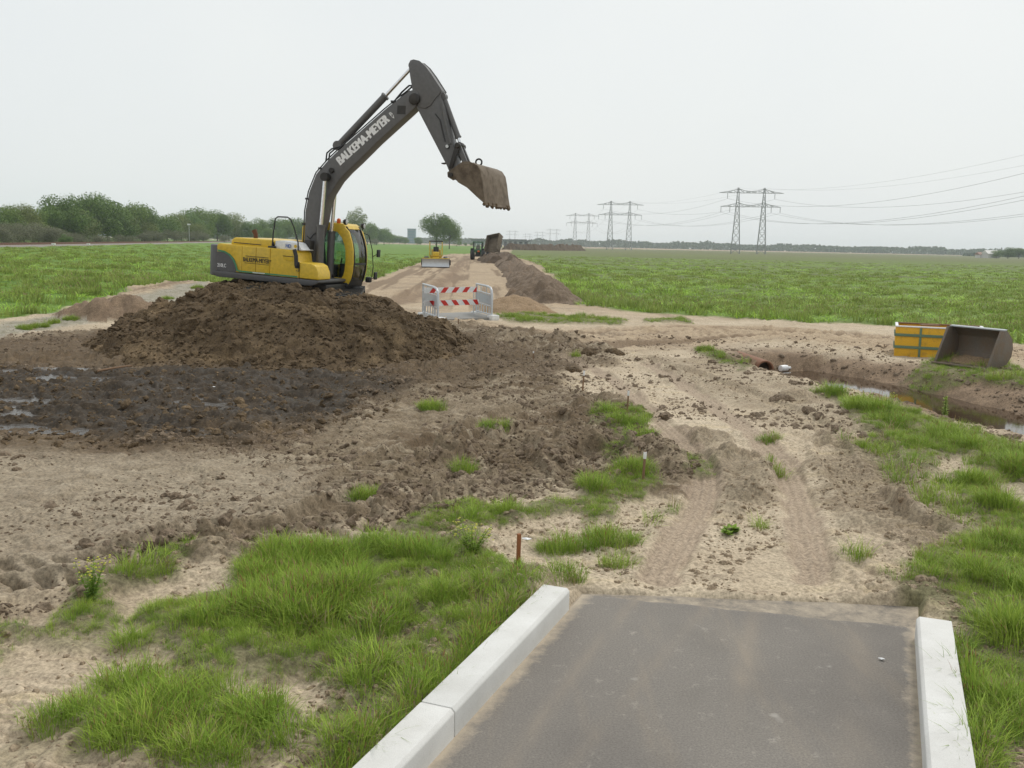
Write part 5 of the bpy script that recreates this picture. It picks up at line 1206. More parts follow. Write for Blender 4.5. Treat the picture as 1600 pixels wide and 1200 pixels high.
clod_field('soil_clods', q, powersize(len(q), .011, .11, 2.9), CD, 'dry brown clods of soil strewn over the churned mud', ground)
q = sample(MUD, 2600, 2, lambda x, y: (np.abs(x) < y * .68) & (sdpoly(x, y, WET) < .6))
clod_field('wet_clods', q, powersize(len(q), .018, .11), CM, 'dark wet clods of soil lying in the puddled mud', ground)
big = [(-13, 4.5), (13, 4.5), (18, 30), (-18, 30)]
q = sample(big, 15000, 3, lambda x, y: (np.abs(x) < y * .68) & (sdpoly(x, y, MUD) > 0) & (sdpoly(x, y, PATH) > .05) & (fbm(x * .7, y * .7, 4, 111) > .45) & (np.minimum(polyline(x, y, RUTS[0][0])[0], polyline(x, y, RUTS[1][0])[0]) > .24) & ((x > -1.2) | (y > 7.9) | (rng.random(len(x)) < .12)))
clod_field('sandy_clods', q, powersize(len(q), .008, .05), CS, 'small pale crumbs of sandy soil over the dirt track', ground)
q = sample([(2, 16), (16, 12), (16, 30), (-1, 32), (-1, 24)], 5000, 9, lambda x, y: (np.abs(x) < y * .68) & (sdpoly(x, y, GRASS['j']) > 0) & (polyline(x, y, DITCH)[0] > .7) & (fbm(x * .9, y * .9, 3, 151) > .47))
clod_field('bank_clods', q, powersize(len(q), .015, .14, 2.8), CD, 'brown crumbs of soil on the ditch banks and the cross road', ground)
q = np.c_[rng.uniform(-11.5, -.3, 7000), rng.uniform(20.6, 27.0, 7000)]; mh = mound_h(q[:, 0], q[:, 1]); q = q[mh > .02]
clod_field('mound_clods', q, powersize(len(q), .02, .24, 3.1), CM, 'dark wet clods covering the soil mound', mound_h)

# larger lumps one can pick out
def lump(px, py, r, label, mat, hgt=.6):
    hgt *= 1.05
    c = G(px, py); o = clod('soil_lump', mat, int(px)); COL.objects.link(o)
    o.data = o.data.copy(); o.location = (c[0], c[1], gz(*c) - r * .05); o.scale = (r, r * .8, r * hgt); o.rotation_euler = (0, 0, px); o.modifiers.new('subdiv', 'SUBSURF').levels = 2; o.modifiers['subdiv'].render_levels = 2
    tx = bpy.data.textures.new('lump', 'CLOUDS'); tx.noise_scale = .35; dm = o.modifiers.new('rough', 'DISPLACE'); dm.texture = tx; dm.strength = .45; dm.mid_level = .5
    tag(o, label, 'soil lump')
lump(1222, 624, .30, 'brown lump of soil on the track left of the ditch grass', M['clod_dry'])
lump(1243, 603, .24, 'smaller brown soil lump at the edge of the ditch grass', M['clod_dry'])
lump(925, 556, .42, 'dark soil lump lying on the cross road right of the mound', M['mound'], .7)
lump(958, 556, .30, 'flatter dark soil lump beside the large one on the cross road', M['mound'], .6)
lump(895, 583, .26, 'isolated dark soil clod behind the white topped stake', M['mound'], .6)
lump(738, 610, .26, 'dark soil clod on bare mud below the right foot of the mound', M['mound'], .5)
lump(1340, 735, .17, 'grey chunk of hardened soil among ruts right of the track', M['clod_sand'], .6)
lump(1400, 852, .16, 'flat pale chunk of soil near the right grass edge', M['clod_sand'], .5)

# ------------------------------------------------------------------ stakes, litter, weeds, beam
def stake(px, py, h, label, white=True, w=.024):
    c = G(px, py); root = empty('survey_stake', (c[0], c[1], gz(*c) - .03), label, 'stake', 'survey stakes in the soil' if white else None)
    root.rotation_euler = (random.uniform(-.05, .05), random.uniform(-.05, .05), random.random())
    MB().box((0, 0, h / 2 + .02), (w, w, h + .04)).build('post', M['rustystake'] if not white else M['wood'], root, bevel=.003)
    if white: MB().box((0, 0, h * .88 + .03), (w + .006, w + .006, h * .24)).build('white_top', M['letter_white'], root, bevel=.003)
stake(910, 613, .42, 'wooden stake with white top on bare soil, left of the track')
stake(979, 662, .36, 'wooden stake with white top in the small green patch')
stake(1004, 762, .36, 'nearest white topped stake, in the grass beside the track')
stake(833, 568, .22, 'short white topped peg in the dark mud near the mound')
stake(716, 514, .2, 'tiny white peg on the bank in front of the footbridge')
stake(809, 905, .25, 'rusty brown stake beside the end of the left kerb', False, .03)
def litter(px, py, size, label, z=None, mat='white'):
    c = G(px, py); mb = MB(); r = random.Random(int(px)); n = 9
    vs = [(0, 0, size * .35)] + [(size * r.uniform(.5, 1.1) * math.cos(a), size * r.uniform(.3, .7) * math.sin(a), size * r.uniform(.02, .3)) for a in np.linspace(0, 2 * math.pi, n, endpoint=False)]
    mb.add(vs, [(0, i + 1, (i + 1) % n + 1) for i in range(n)]); mb.add([(x, y, zz - .004) for x, y, zz in vs], [(0, (i + 1) % n + 1, i + 1) for i in range(n)])
    o = mb.build('litter', M['letter_white'], None, smooth=False); o.location = (c[0], c[1], (gz(*c) if z is None else z) + .012); tag(o, label, 'litter')
litter(1378, 1032, .028, 'small white scrap lying on the asphalt path', 0)
litter(822, 851, .05, 'white paper scrap on the sand left of the track')
litter(330, 612, .10, 'white scrap lying in the wet mud')
# white plastic bottle floating by the culvert
c = G(1226, 578, WL); bt = empty('plastic_bottle', (c[0], c[1], WL), 'white plastic container floating by the culvert mouth', 'bottle', rz=.5)
MB().lathe([(.02, -.17), (.085, -.16), (.095, 0), (.085, .08), (.035, .13), (.035, .17)], (0, 0, .05), 'x', 14).build('bottle_body', M['letter_white'], bt)
MB().lathe([(.045, .172), (.045, .2)], (0, 0, .05), 'x', 10).build('cap', M['letter_white'], bt)
# half-buried beam and a stick
c = G(288, 868); bm_ = MB().box((0, 0, 0), (.75, .11, .10)).build('timber_beam', M['oldbeam'], None, bevel=.012); bm_.location = (c[0], c[1], gz(*c) + .05); bm_.rotation_euler = (.1, .05, -.12); tag(bm_, 'half buried timber beam in the mud at the left grass edge', 'beam')
c = G(180, 587); sk_ = MB().tube([(-.35, 0, .02), (0, .02, .06), (.35, 0, .09)], [.025, .022, .015], 7).build('stick', M['wood'], None); sk_.location = (c[0], c[1], gz(*c) + .03); sk_.rotation_euler = (0, 0, .7); tag(sk_, 'pale stick lying in the wet mud below the mound', 'stick')

def weed(px, py, h, label, flowers=True, n=7, seed=0, leaf=.05, width=.12):
    c = G(px, py); r = random.Random(seed); root = empty('flowering_weed' if flowers else 'leafy_weed', (c[0], c[1], gz(*c) - .01), label, 'weed')
    st = MB(); lf_ = MB(); fl = MB()
    for k in range(n):
        a = r.uniform(0, 6.28); le = r.uniform(.1, 1) * width; hh = h * r.uniform(.65, 1); pts = [(0, 0, 0), (le * .5 * math.cos(a), le * .5 * math.sin(a), hh * .55), (le * math.cos(a), le * math.sin(a), hh)]
        st.tube(pts, [.003, .0025, .0015], 5)
        for j in range(26):
            t = r.uniform(.02, .98); b = Vector(pts[0]).lerp(Vector(pts[2]), t); az = r.uniform(0, 6.28); s_ = leaf * r.uniform(.6, 1.2) * (1.1 - .5 * t); d_ = Vector((math.cos(az), math.sin(az), r.uniform(-.1, .6))); p_ = Vector((-math.sin(az), math.cos(az), 0)) * s_ * .28
            lf_.add([b, b + d_ * s_ * .5 + p_, b + d_ * s_, b + d_ * s_ * .5 - p_], [(0, 1, 2, 3)])
        if flowers:
            for j in range(5):
                b = Vector(pts[2]) + Vector((r.uniform(-.05, .05), r.uniform(-.05, .05), r.uniform(-.06, .03))); s_ = r.uniform(.007, .012); fl.lathe([(s_ * .4, -s_ * .4), (s_, 0), (s_ * .3, s_ * .4)], b, 'z', 6)
    st.build('stems', M['leafy'], root)['kind'] = 'stuff'; lf_.build('leaves', M['leafy'], root, smooth=False)['kind'] = 'stuff'
    if flowers: fl.build('flowers', M['flower'], root)['kind'] = 'stuff'
weed(143, 958, .36, 'yellow flowering weed at the left edge of the grass', seed=1, n=11, width=.16)
weed(738, 880, .34, 'bushy yellow green weed at the right end of the left grass patch', seed=2, n=13, width=.18)
weed(1388, 662, .45, 'yellow flowering weed in the tall grass on the ditch bank', seed=3)
weed(1140, 834, .05, 'low broad leaved weed lying flat on the sand track', False, 6, 4, .10, .16)
weed(1478, 628, .5, 'dark upright weed standing in the ditch', False, 6, 5, .09, .05)

# ------------------------------------------------------------------ trees
def tree_mesh(seed, h, w, mat, nleaf=2600, leaf=.42, trunk=.16, base=.12, lobes=13, sparse=.0):
    """unit builder: returns (trunk mesh, crown mesh), base at origin"""
    r = np.random.default_rng(seed); mb = MB(); th = h * .55
    mb.tube([(0, 0, -.2), (r.normal(0, .1), r.normal(0, .1), th * .5), (r.normal(0, .25), r.normal(0, .25), th)], [h * .022, h * .016, h * .006], 8)
    cz = h * (base + 1) / 2; hz_ = h * (1 - base) / 2; L = []
    for k in range(lobes):
        a = r.uniform(0, 6.28); e = r.uniform(-.75, .9); q = math.sqrt(1 - e * e) * r.uniform(.4, .95)
        c = np.array([q * math.cos(a) * w / 2, q * math.sin(a) * w / 2, cz + e * hz_ * .72]); rad = r.uniform(.15, .34) * min(w, h); L.append((c, rad))
        mb.tube([(0, 0, th * r.uniform(.4, .9)), tuple(c * np.array([.5, .5, 1]) * np.array([1, 1, .85])), tuple(c)], [h * .008, h * .005, h * .002], 5)
    L.append((np.array([0, 0, cz]), .3 * min(w, h)))
    wts = np.array([b ** 2 for _, b in L]); wts /= wts.sum(); ch = r.choice(len(L), nleaf, p=wts)
    d = r.normal(size=(nleaf, 3)); d /= np.linalg.norm(d, axis=1)[:, None]; rr = 1 - .55 * r.random(nleaf) ** 2.2
    cen = np.array([L[i][0] for i in ch]); rad = np.array([L[i][1] for i in ch]); p = cen + d * (rad * rr * (1 + .12 * r.normal(size=nleaf)))[:, None] * np.array([1, 1, .85])
    k = p[:, 2] > h * .03; p, d = p[k], d[k]; n = len(p)
    nn = d + r.normal(0, .7, (n, 3)); nn /= np.linalg.norm(nn, axis=1)[:, None]; t = np.cross(nn, r.normal(size=(n, 3))); t /= np.linalg.norm(t, axis=1)[:, None]; b = np.cross(nn, t)
    p[:, 2] *= h / np.percentile(p[:, 2], 99.3); s_ = (leaf * r.uniform(.5, 1.25, n))[:, None]
    V = np.stack([p - t * s_ * .5, p + b * s_ * .38, p + t * s_ * .5, p - b * s_ * .38], 1).reshape(-1, 3)
    me = bpy.data.meshes.new('crown'); me.vertices.add(n * 4); me.vertices.foreach_set('co', V.ravel()); me.loops.add(n * 4); me.loops.foreach_set('vertex_index', np.arange(n * 4, dtype=np.int32))
    me.polygons.add(n); me.polygons.foreach_set('loop_start', np.arange(0, n * 4, 4, dtype=np.int32)); me.polygons.foreach_set('loop_total', np.full(n, 4, np.int32)); me.update(calc_edges=True)
    me.materials.append(mat)
    tm = bpy.data.meshes.new('trunk'); tm.from_pydata(mb.v, [], mb.f); tm.update(); tm.materials.append(M['bark'])
    return tm, me
M['leaf_dark'] = leafmat('tree_leaf_dark', (.075, .13, .030), (.135, .205, .048), trans=.2, up_n=.25)
M['leaf_mid'] = leafmat('tree_leaf_mid', (.10, .16, .036), (.175, .245, .058), trans=.2, up_n=.25)
M['leaf_olive'] = leafmat('tree_leaf_olive', (.13, .165, .048), (.21, .24, .078), trans=.2, up_n=.25)
M['far_leaf'] = leafmat('far_wood_leaf', (.04, .062, .03), (.07, .10, .045), trans=.1)
M['leaf_light'] = leafmat('tree_leaf_light', (.10, .165, .045), (.165, .25, .075), trans=.2, up_n=.25)
M['leaf_grey'] = leafmat('willow_leaf_grey', (.135, .14, .085), (.20, .20, .13), trans=.2, up_n=.25)
TV = {k_: [tree_mesh(700 + i * 7 + j, 10, w_, M[m_], nl, .36, base=b_, lobes=lb) for j in range(3)] for i, (k_, m_, w_, nl, b_, lb) in enumerate((('dark', 'leaf_dark', 9, 9000, .08, 14), ('mid', 'leaf_mid', 8.5, 8500, .06, 14), ('olive', 'leaf_olive', 9.5, 8500, .04, 13), ('light', 'leaf_light', 8, 7500, .05, 12), ('shrub', 'leaf_grey', 13, 8000, .0, 14), ('thin', 'leaf_olive', 6.5, 2600, .12, 12)))}
TN = 0
def tree(kind, px, ytop, ybase, dist, label, group=None, wf=1.0, cat='tree', zoff=0.0):
    global TN; TN += 1
    p = AT(px, ybase, dist); t = AT(px, ytop, dist); z = gz(p[0], p[1]); h = t[2] - z
    root = empty('shrub' if cat == 'shrub' else 'tree', (p[0], p[1], z - .1), label, cat, group, rz=TN * 2.4); s_ = h / 10.4; root.scale = (s_ * wf, s_ * wf, s_)
    tm, cm = TV[kind][TN % 3]; link('trunk', tm, None, root); link('crown', cm, None, root); return root
LX = [-60, 0, 100, 200, 300, 400, 500, 600, 640]; LD = [180, 205, 240, 290, 370, 450, 560, 720, 800]
def ld(px, k=1.0): return float(np.interp(px, LX, LD)) * k
def ybase(px, d): return 381 + (px - 800) * .0216 + 1500 * 2.2 / d
ORD = ['first', 'second', 'third', 'fourth', 'fifth', 'sixth', 'seventh', 'eighth', 'ninth', 'tenth', 'eleventh', 'twelfth', 'thirteenth', 'fourteenth', 'fifteenth', 'sixteenth', 'seventeenth', 'eighteenth', 'nineteenth', 'twentieth', 'twenty-first', 'twenty-second', 'twenty-third', 'twenty-fourth', 'twenty-fifth', 'twenty-sixth']
KC = {}
KN = {'dark': 'dark green', 'mid': 'mid green', 'olive': 'olive green', 'light': 'fresh green'}
row = [(-45, 318, 'mid'), (-15, 322, 'dark'), (8, 321, 'mid'), (30, 318, 'olive'), (52, 323, 'mid'), (74, 322, 'dark'), (100, 303, 'dark'), (128, 301, 'dark'), (150, 305, 'dark'), (116, 325, 'olive'), (168, 316, 'mid'), (185, 314, 'dark'), (205, 317, 'mid'), (222, 320, 'dark'), (246, 329, 'dark'), (190, 335, 'olive'), (140, 338, 'olive'), (262, 334, 'mid'), (284, 333, 'olive'), (298, 327, 'light'), (318, 324, 'mid'), (340, 328, 'dark'), (358, 332, 'olive'), (374, 342, 'mid'), (392, 345, 'light'), (408, 341, 'mid'), (428, 340, 'light'), (446, 342, 'mid'), (462, 340, 'dark'), (480, 343, 'mid'), (500, 342, 'mid'), (518, 344, 'dark'), (536, 343, 'mid'), (552, 346, 'mid'), (574, 347, 'mid'), (588, 350, 'dark'), (600, 356, 'mid'), (228, 345, 'olive'), (60, 345, 'olive'), (20, 350, 'mid'), (310, 348, 'olive'), (420, 356, 'mid')]
for px, yt, kd in sorted(row):
    KC[kd] = KC.get(kd, -1) + 1
    d = ld(px, 1.06 if yt < 345 else 1.0)
    tree(kd, px, yt, ybase(px, d), d, '%s %s tree from the left in the wood edge beyond the railway' % (ORD[KC[kd]], KN[kd]), '%s trees of the wood edge' % KN[kd], 1.12)
for i, px in enumerate(range(-40, 600, 26)):
    d = ld(px, .93); yt = ybase(px, d) - 1500 * (3.4 + 1.3 * math.sin(px * .7)) / d
    tree('shrub', px + 7 * math.sin(i * 2.1), yt, ybase(px, d), d, '%s pale grey green shrub from the left along the foot of the wood' % ORD[i], 'shrubs at the foot of the wood', 1.3, 'shrub')
tree('thin', 560, 323, ybase(560, 640), 640, 'airy half bare tree rising above the wood behind the excavator cab', wf=.95)
tree('light', 103, 365, ybase(103, 190), 190, 'small bright green bush in front of the dark wood', wf=1.3, cat='shrub')
tree('dark', 682, 333, 384, 430, 'large round tree standing alone left of the far road', wf=.92)
tree('mid', 702, 339, 384, 432, 'slimmer tree leaning on the right side of the large lone tree', wf=.75)
for i, (px, yt) in enumerate(((608, 363), (614, 366), (624, 368), (634, 371), (652, 370), (657, 376), (718, 377), (727, 379), (738, 378))):
    tree('mid', px, yt, 384, 900, '%s small hazy tree from the left on the skyline around the far tower' % ORD[i], 'small skyline trees', 1.2)
tree('dark', 1575, 386, 401, 700, 'dark tree beside the far white farm at the right edge', wf=1.5); tree('dark', 1592, 387, 401, 705, 'rightmost dark tree on the right skyline', wf=1.6); tree('mid', 1557, 391, 401, 720, 'low tree just left of the far white farm roof', wf=1.5)
tree('mid', 1606, 388, 402, 700, 'dark tree cut by the right picture edge', wf=1.5)

# far woods along the horizon: one hazy mass
def far_woods(name, pts, h0, seed, label, mat):
    r = np.random.default_rng(seed); P = np.array(pts, float); seg = np.r_[0, np.cumsum(np.hypot(*np.diff(P, axis=0).T))]; n = 30000
    t = r.uniform(0, seg[-1], n); x = np.interp(t, seg, P[:, 0]); y = np.interp(t, seg, P[:, 1]) + r.uniform(-15, 90, n)
    hh = h0 * (.62 + .5 * fbm(t * .012, t * 0 + 3.3, 3, seed) + .35 * np.maximum(0, fbm(t * .05, t * 0 + 9, 2, seed + 4) - .55) * 3); z = hh * r.random(n) ** .8 - 1.0
    p = np.c_[x, y, z]; nn = np.c_[r.normal(0, .6, n), -1 + r.normal(0, .5, n), .4 + r.normal(0, .6, n)]; nn /= np.linalg.norm(nn, axis=1)[:, None]; tt = np.cross(nn, r.normal(size=(n, 3))); tt /= np.linalg.norm(tt, axis=1)[:, None]; b = np.cross(nn, tt); s_ = r.uniform(3, 6, n)[:, None]
    V = np.stack([p - tt * s_ * .5, p + b * s_ * .45, p + tt * s_ * .5, p - b * s_ * .45], 1).reshape(-1, 3)
    me = bpy.data.meshes.new(name); me.vertices.add(n * 4); me.vertices.foreach_set('co', V.ravel()); me.loops.add(n * 4); me.loops.foreach_set('vertex_index', np.arange(n * 4, dtype=np.int32)); me.polygons.add(n); me.polygons.foreach_set('loop_start', np.arange(0, n * 4, 4, dtype=np.int32)); me.polygons.foreach_set('loop_total', np.full(n, 4, np.int32)); me.update(calc_edges=True)
    tag(link(name, me, mat), label, kind='stuff')
far_woods('far_woods', [(-900, 2000), (-100, 1900), (200, 1850), (700, 1750), (1300, 1650), (2200, 1500)], 13, 31, 'blue grey band of far woods along the whole horizon', M['far_leaf'])
far_woods('far_woods', [(560, 1120), (760, 1080), (1300, 1000)], 5, 37, 'low far hedge band on the right horizon', M['far_leaf'])

# ------------------------------------------------------------------ railway
def make_railway():
    root = empty('railway_track', (RW0[0], RW0[1], 0), 'single railway line on a low grassy bank left of the site', 'railway', rz=math.atan2(RWD[1], RWD[0]))
    zt = 1.30; n = 60; xs = np.linspace(-130, 900, n); mb = MB(); vs = []; prof = [(-2.6, -.5), (-1.7, .0), (1.7, .0), (2.6, -.5)]
    for x in xs: vs += [(x, y, zt + z) for y, z in prof]
    mb.add(vs, [(i * 4 + k, i * 4 + k + 1, i * 4 + k + 5, i * 4 + k + 4) for i in range(n - 1) for k in range(3)]); mb.build('ballast', M['ballast'], root, smooth=False)
    for y in (-.75, .75): MB().mm((-130, y - .036, zt + .08), (900, y + .036, zt + .26)).build('rail', M['railrust'], root, smooth=False)
    sl_ = MB(); x = -130
    while x < 420: sl_.mm((x, -1.3, zt + .002), (x + .25, 1.3, zt + .08)); x += .65
    sl_.build('sleepers', M['wood'], root, smooth=False)['kind'] = 'stuff'
    for k, (x, off) in enumerate(((14, -2.9), (35, -2.9))):
        p = rail_pt(x); q = np.array([p[0] + RWD[1] * 2.9, p[1] - RWD[0] * 2.9])
        o = MB().box((0, 0, .35), (.5, .35, .22)).box((0, 0, .12), (.08, .08, .3)).build('trackside_marker', M['letter_white'], None, bevel=.01); o.location = (q[0], q[1], gz(*q)); tag(o, ('left', 'right')[k] + ' one of two white trackside markers before the railway', 'marker')
    p = AT(296, 380, 330); z = gz(p[0], p[1]); pr = empty('signal_post', (p[0], p[1], z), 'thin post with a white board standing before the wood', 'post')
    MB().tube([(0, 0, 0), (0, 0, 6.0)], .08, 8).build('pole', M['galv'], pr); MB().box((0, -.1, 6.1), (1.1, .08, .45)).build('white_board', M['letter_white'], pr)
make_railway()

# ------------------------------------------------------------------ power line
def make_pylon(loc, rz, label):
    root = empty('power_pylon', loc, label, 'pylon', 'lattice pylons of the power line', rz=rz)
    def lattice(a0, a1, wa, wb, levels, r=.13):
        mb = MB(); a0 = Vector(a0); a1 = Vector(a1)
        def c(t, i): w = (wa + (wb - wa) * t) / 2; sx, sy = ((-1, -1), (1, -1), (1, 1), (-1, 1))[i]; p = a0.lerp(a1, t); return p + Vector((sx * w, sy * w, 0))
        for i in range(4): mb.tube([c(0, i), c(1, i)], r, 4)
        for k in range(levels):
            t0, t1 = 1 - (1 - k / levels) ** 1.0, 1 - (1 - (k + 1) / levels) ** 1.0
            for i in range(4):
                j = (i + 1) % 4; mb.tube([c(t0, i), c(t1, j)], r * .6, 4); mb.tube([c(t0, j), c(t1, i)], r * .6, 4); mb.tube([c(t1, i), c(t1, j)], r * .5, 4)
        return mb
    for x in (-7.3, 7.3): lattice((x, 0, 0), (x, 0, 37.5), 5.0, .7, 9).build('mast', M['pylon'], root, smooth=False)
    for z, hw in ((34.6, 18), (26.8, 16.8)):
        mb = MB()
        xs = [-hw, -13, -10, -7.3, -3.6, 0, 3.6, 7.3, 10, 13, hw]; topz = [0, .7, 1.4, 2.4, 1.2, .9, 1.2, 2.4, 1.4, .7, 0]
        for y in (-.7, .7):
            mb.tube([(x, y * (.15 if abs(x) == hw else 1), z) for x in xs], .12, 4); mb.tube([(x, y * (.15 if abs(x) == hw else 1), z + t) for x, t in zip(xs, topz)], .11, 4)
            for i in range(len(xs) - 1):
                mb.tube([(xs[i], y, z), (xs[i + 1], y, z + topz[i + 1])], .07, 4); mb.tube([(xs[i], y, z + topz[i]), (xs[i + 1], y, z)], .07, 4)
        mb.build('crossarm', M['pylon'], root, smooth=False)
    for x, z in ((-13.2, 34.6), (13.2, 34.6), (-16.6, 26.8), (16.6, 26.8), (-11.6, 26.8), (11.6, 26.8)):
        MB().tube([(x, 0, z), (x, 0, z - 3.2)], .16, 5).build('insulator', M['pylon'], root, smooth=False)
    return root
PYL = [(168., 262., -35), None, None, None]
def pyl_at(px, d): p = AT(px, 390, d); return (p[0], p[1])
pos_ = [(172., 262.), pyl_at(1169, 560), pyl_at(967, 757), pyl_at(908, 1060), pyl_at(864, 2100), pyl_at(843, 2600), pyl_at(824, 3100), pyl_at(800, 2500)]
lbl = ['nearest lattice pylon, standing right of the picture edge', 'largest twin mast lattice pylon standing in the meadow', 'second largest twin mast pylon left of the largest', 'third largest twin mast pylon, left of the second'] + ['largest of the tiny pylons on the horizon above the soil bank', 'tiny horizon pylon just left of the largest tiny one', 'faintest tiny horizon pylon, between two others', 'leftmost tiny horizon pylon above the far blue hall']
ang = [math.radians(k) for k in (-4, -8, -10, -6, -4, -4, -4, -4)]
py0 = make_pylon((*pos_[0], 0), ang[0], lbl[0])
for i in range(1, 8):
    c_ = copy_tree(py0); c_.location = (*pos_[i], 0); c_.rotation_euler = (0, 0, ang[i]); c_['label'] = lbl[i]
    if i > 3: c_.scale = (.95, 1, .98)
spn = ['from the largest pylon out past the right picture edge', 'between the two largest pylons', 'between the second and third largest pylons']
for i in range(3):
    for x, z in ((-7.3, 37.4), (7.3, 37.4), (-13.2, 31.3), (13.2, 31.3), (-16.6, 23.5), (16.6, 23.5), (-11.6, 23.5), (11.6, 23.5)):
        def end(k): a = ang[k]; return Vector((pos_[k][0] + x * math.cos(a), pos_[k][1] + x * math.sin(a), z))
        A, B = end(i), end(i + 1); sag = (A - B).length * (.030 if z < 35 else .022)
        pts = [A.lerp(B, t) - Vector((0, 0, 4 * sag * t * (1 - t))) for t in np.linspace(0, 1, 26)]
        d_ = np.array([p.y for p in pts]); thin = .55 if z > 35 else 1
        o = MB().tube(pts, .045 * thin, 4).build('power_cable', M['cable'], None); tag(o, ('left ' if x < 0 else 'right ') + ('thin earth wire ' if z > 35 else 'upper sagging cable ' if z > 30 else 'outer lower sagging cable ' if abs(x) > 15 else 'inner lower sagging cable ') + spn[i], 'cable', ('earth wires ' if z > 35 else 'power cables ') + spn[i])

# ------------------------------------------------------------------ far machines and buildings
def wheel(root, c, r, w, name='wheel', rimmat='yellow'):
    t = MB().lathe([(r * .55, -w / 2), (r * .92, -w / 2), (r, -w * .3), (r, w * .3), (r * .92, w / 2), (r * .55, w / 2)], c, 'y', 20).build(name, M['black'], root)
    MB().lathe([(r * .54, -w * .42), (r * .2, -w * .3), (r * .2, w * .3), (r * .54, w * .42)], c, 'y', 16).build('rim', M[rimmat], t)
    return t
def make_grader():
    p = AT(681, 416, 101); root = empty('motor_grader', (p[0], p[1], gz(p[0], p[1]) - .02), 'yellow grader with a wide front blade on the far sand road', 'grader', rz=math.radians(-86))    # local x forward (towards us)
    MB().prism([(-2.6, .9), (-2.6, 1.75), (-2.4, 1.85), (-.9, 1.85), (-.9, .9)], -.5, .5).build('engine_hood', M['yellow'], root, bevel=.06)
    MB().prism([(-.9, .8), (-.9, 1.15), (1.3, 1.05), (2.0, .9), (2.0, .65), (1.2, .75)], -.32, .32).build('front_frame', M['yellow'], root, bevel=.04)
    MB().box((.9, 0, 1.35), (.8, .7, .5)).build('front_hood', M['yellow'], root, bevel=.12, seg=3)
    for x, y in ((1.2, -1.0), (1.2, 1.0), (-2.0, -1.0), (-2.0, 1.0), (-.7, -1.0), (-.7, 1.0)): wheel(root, (x, y, .55), .55, .42)
    MB().box((1.2, 0, .55), (.2, 1.7, .18)).build('front_axle', M['greasy'], root); MB().box((-1.4, 0, .55), (1.6, 1.7, .22)).build('rear_axle', M['greasy'], root)
    cab = empty('cab', (0, 0, 0)); cab.parent = root
    MB().mm((-.75, -.72, 2.62), (.55, .72, 2.74)).build('roof', M['greasy'], cab, bevel=.04)
    for x in (-.65, .45):
        for y in (-.64, .64): MB().tube([(x, y, 1.1), (x, y, 2.63)], .05, 6).build('pillar', M['yellow'] if x > 0 else M['greasy'], cab)
    MB().mm((-.6, -.6, .95), (.4, .6, 1.25)).build('cab_floor', M['yellow'], cab, bevel=.03); MB().mm((-.4, -.28, 1.25), (.05, .28, 1.5)).build('seat', M['seat'], cab, bevel=.05)
    MB().mm((-.5, -.28, 1.5), (-.36, .28, 2.1)).build('backrest', M['seat'], cab, bevel=.05); MB().tube([(.2, 0, 1.25), (.1, 0, 1.75)], .04, 6).lathe([(.2, 1.74), (.2, 1.78)], (.1, 0, 0), 'z', 14).build('steering_wheel', M['black'], cab)
    bl = MB(); n = 9; pr = [(2.55 - .16 * math.cos(a) * 1.2, .08 + .42 * (1 + math.sin(a))) for a in np.linspace(-1.3, 1.3, n)]; pr2 = [(x - .05, z) for x, z in pr]
    b = bl.prism(pr + pr2[::-1], -1.4, 1.4).build('blade', M['galv'], root); MB().box((2.33, 0, .93), (.1, 2.84, .1)).build('blade_top_rail', M['yellow'], b); MB().box((2.36, 0, .10), (.06, 2.84, .16)).build('cutting_edge', M['greasy'], b)
    for y in (-1.41, 1.41): MB().mm((2.1, y - .02, .05), (2.45, y + .02, .95)).build('blade_end', M['greasy'], b)
    for y in (-.3, .3): MB().tube([(1.5, y, .9), (2.3, y, .5)], .07, 8).build('push_arm', M['yellow'], root)
    sd_ = MB().prism([(-.5, .2), (-.5, .75), (-.42, .75), (-.42, .2)], -1.55, 1.55).build('mouldboard', M['greasy'], root)
make_grader()
def make_tractor():
    p = AT(747, 404.5, 150); root = empty('tractor', (p[0], p[1], gz(p[0], p[1])), 'green tractor on the far sand road, seen between grader and tipping trailer', 'tractor', rz=math.radians(88))    # local x forward (away)
    for y in (-.85, .85): wheel(root, (-.9, y, .85), .85, .5, 'rear_wheel', 'galv_sheet'); wheel(root, (1.5, y, .6), .6, .4, 'front_wheel', 'galv_sheet')
    MB().prism([(-.3, .8), (-.3, 1.5), (2.1, 1.4), (2.2, 1.2), (2.2, .75)], -.4, .4).build('bonnet', M['tractor_green'], root, bevel=.08, seg=3); MB().mm((-1.3, -.35, .6), (1.6, .35, .95)).build('chassis', M['greasy'], root, bevel=.04)
    cab = MB().mm((-1.2, -.72, 1.15), (.2, .72, 1.6)).build('cab', M['tractor_green'], root, bevel=.05); MB().mm((-1.25, -.78, 2.62), (.25, .78, 2.78)).build('cab_roof', M['tractor_green'], cab, bevel=.06)
    for x in (-1.12, .12):
        for y in (-.66, .66): MB().tube([(x, y, 1.6), (x, y, 2.63)], .05, 6).build('cab_pillar', M['black'], cab)
    MB().mm((-1.12, -.62, 1.6), (-1.10, .62, 2.62)).build('rear_window', M['glass'], cab, smooth=False); MB().mm((-.6, -.3, 1.6), (-.3, .3, 2.2)).build('seat', M['seat'], cab, bevel=.05)
    for y in (-.85, .85): MB().box((-.95, y, 1.74), (1.1, .5, .07)).build('mudguard', M['tractor_green'], root, bevel=.03)
    MB().box((-1.45, -.15, 1.3), (.1, .34, .24)).build('tail_lamp', M['orange_lens'], root, bevel=.02); MB().tube([(.5, -.45, 1.4), (.5, -.45, 2.4)], .05, 8).build('exhaust_pipe', M['greasy'], root)
    MB().mm((-2.1, -.6, .5), (-1.35, .6, .7)).build('hitch', M['greasy'], root)
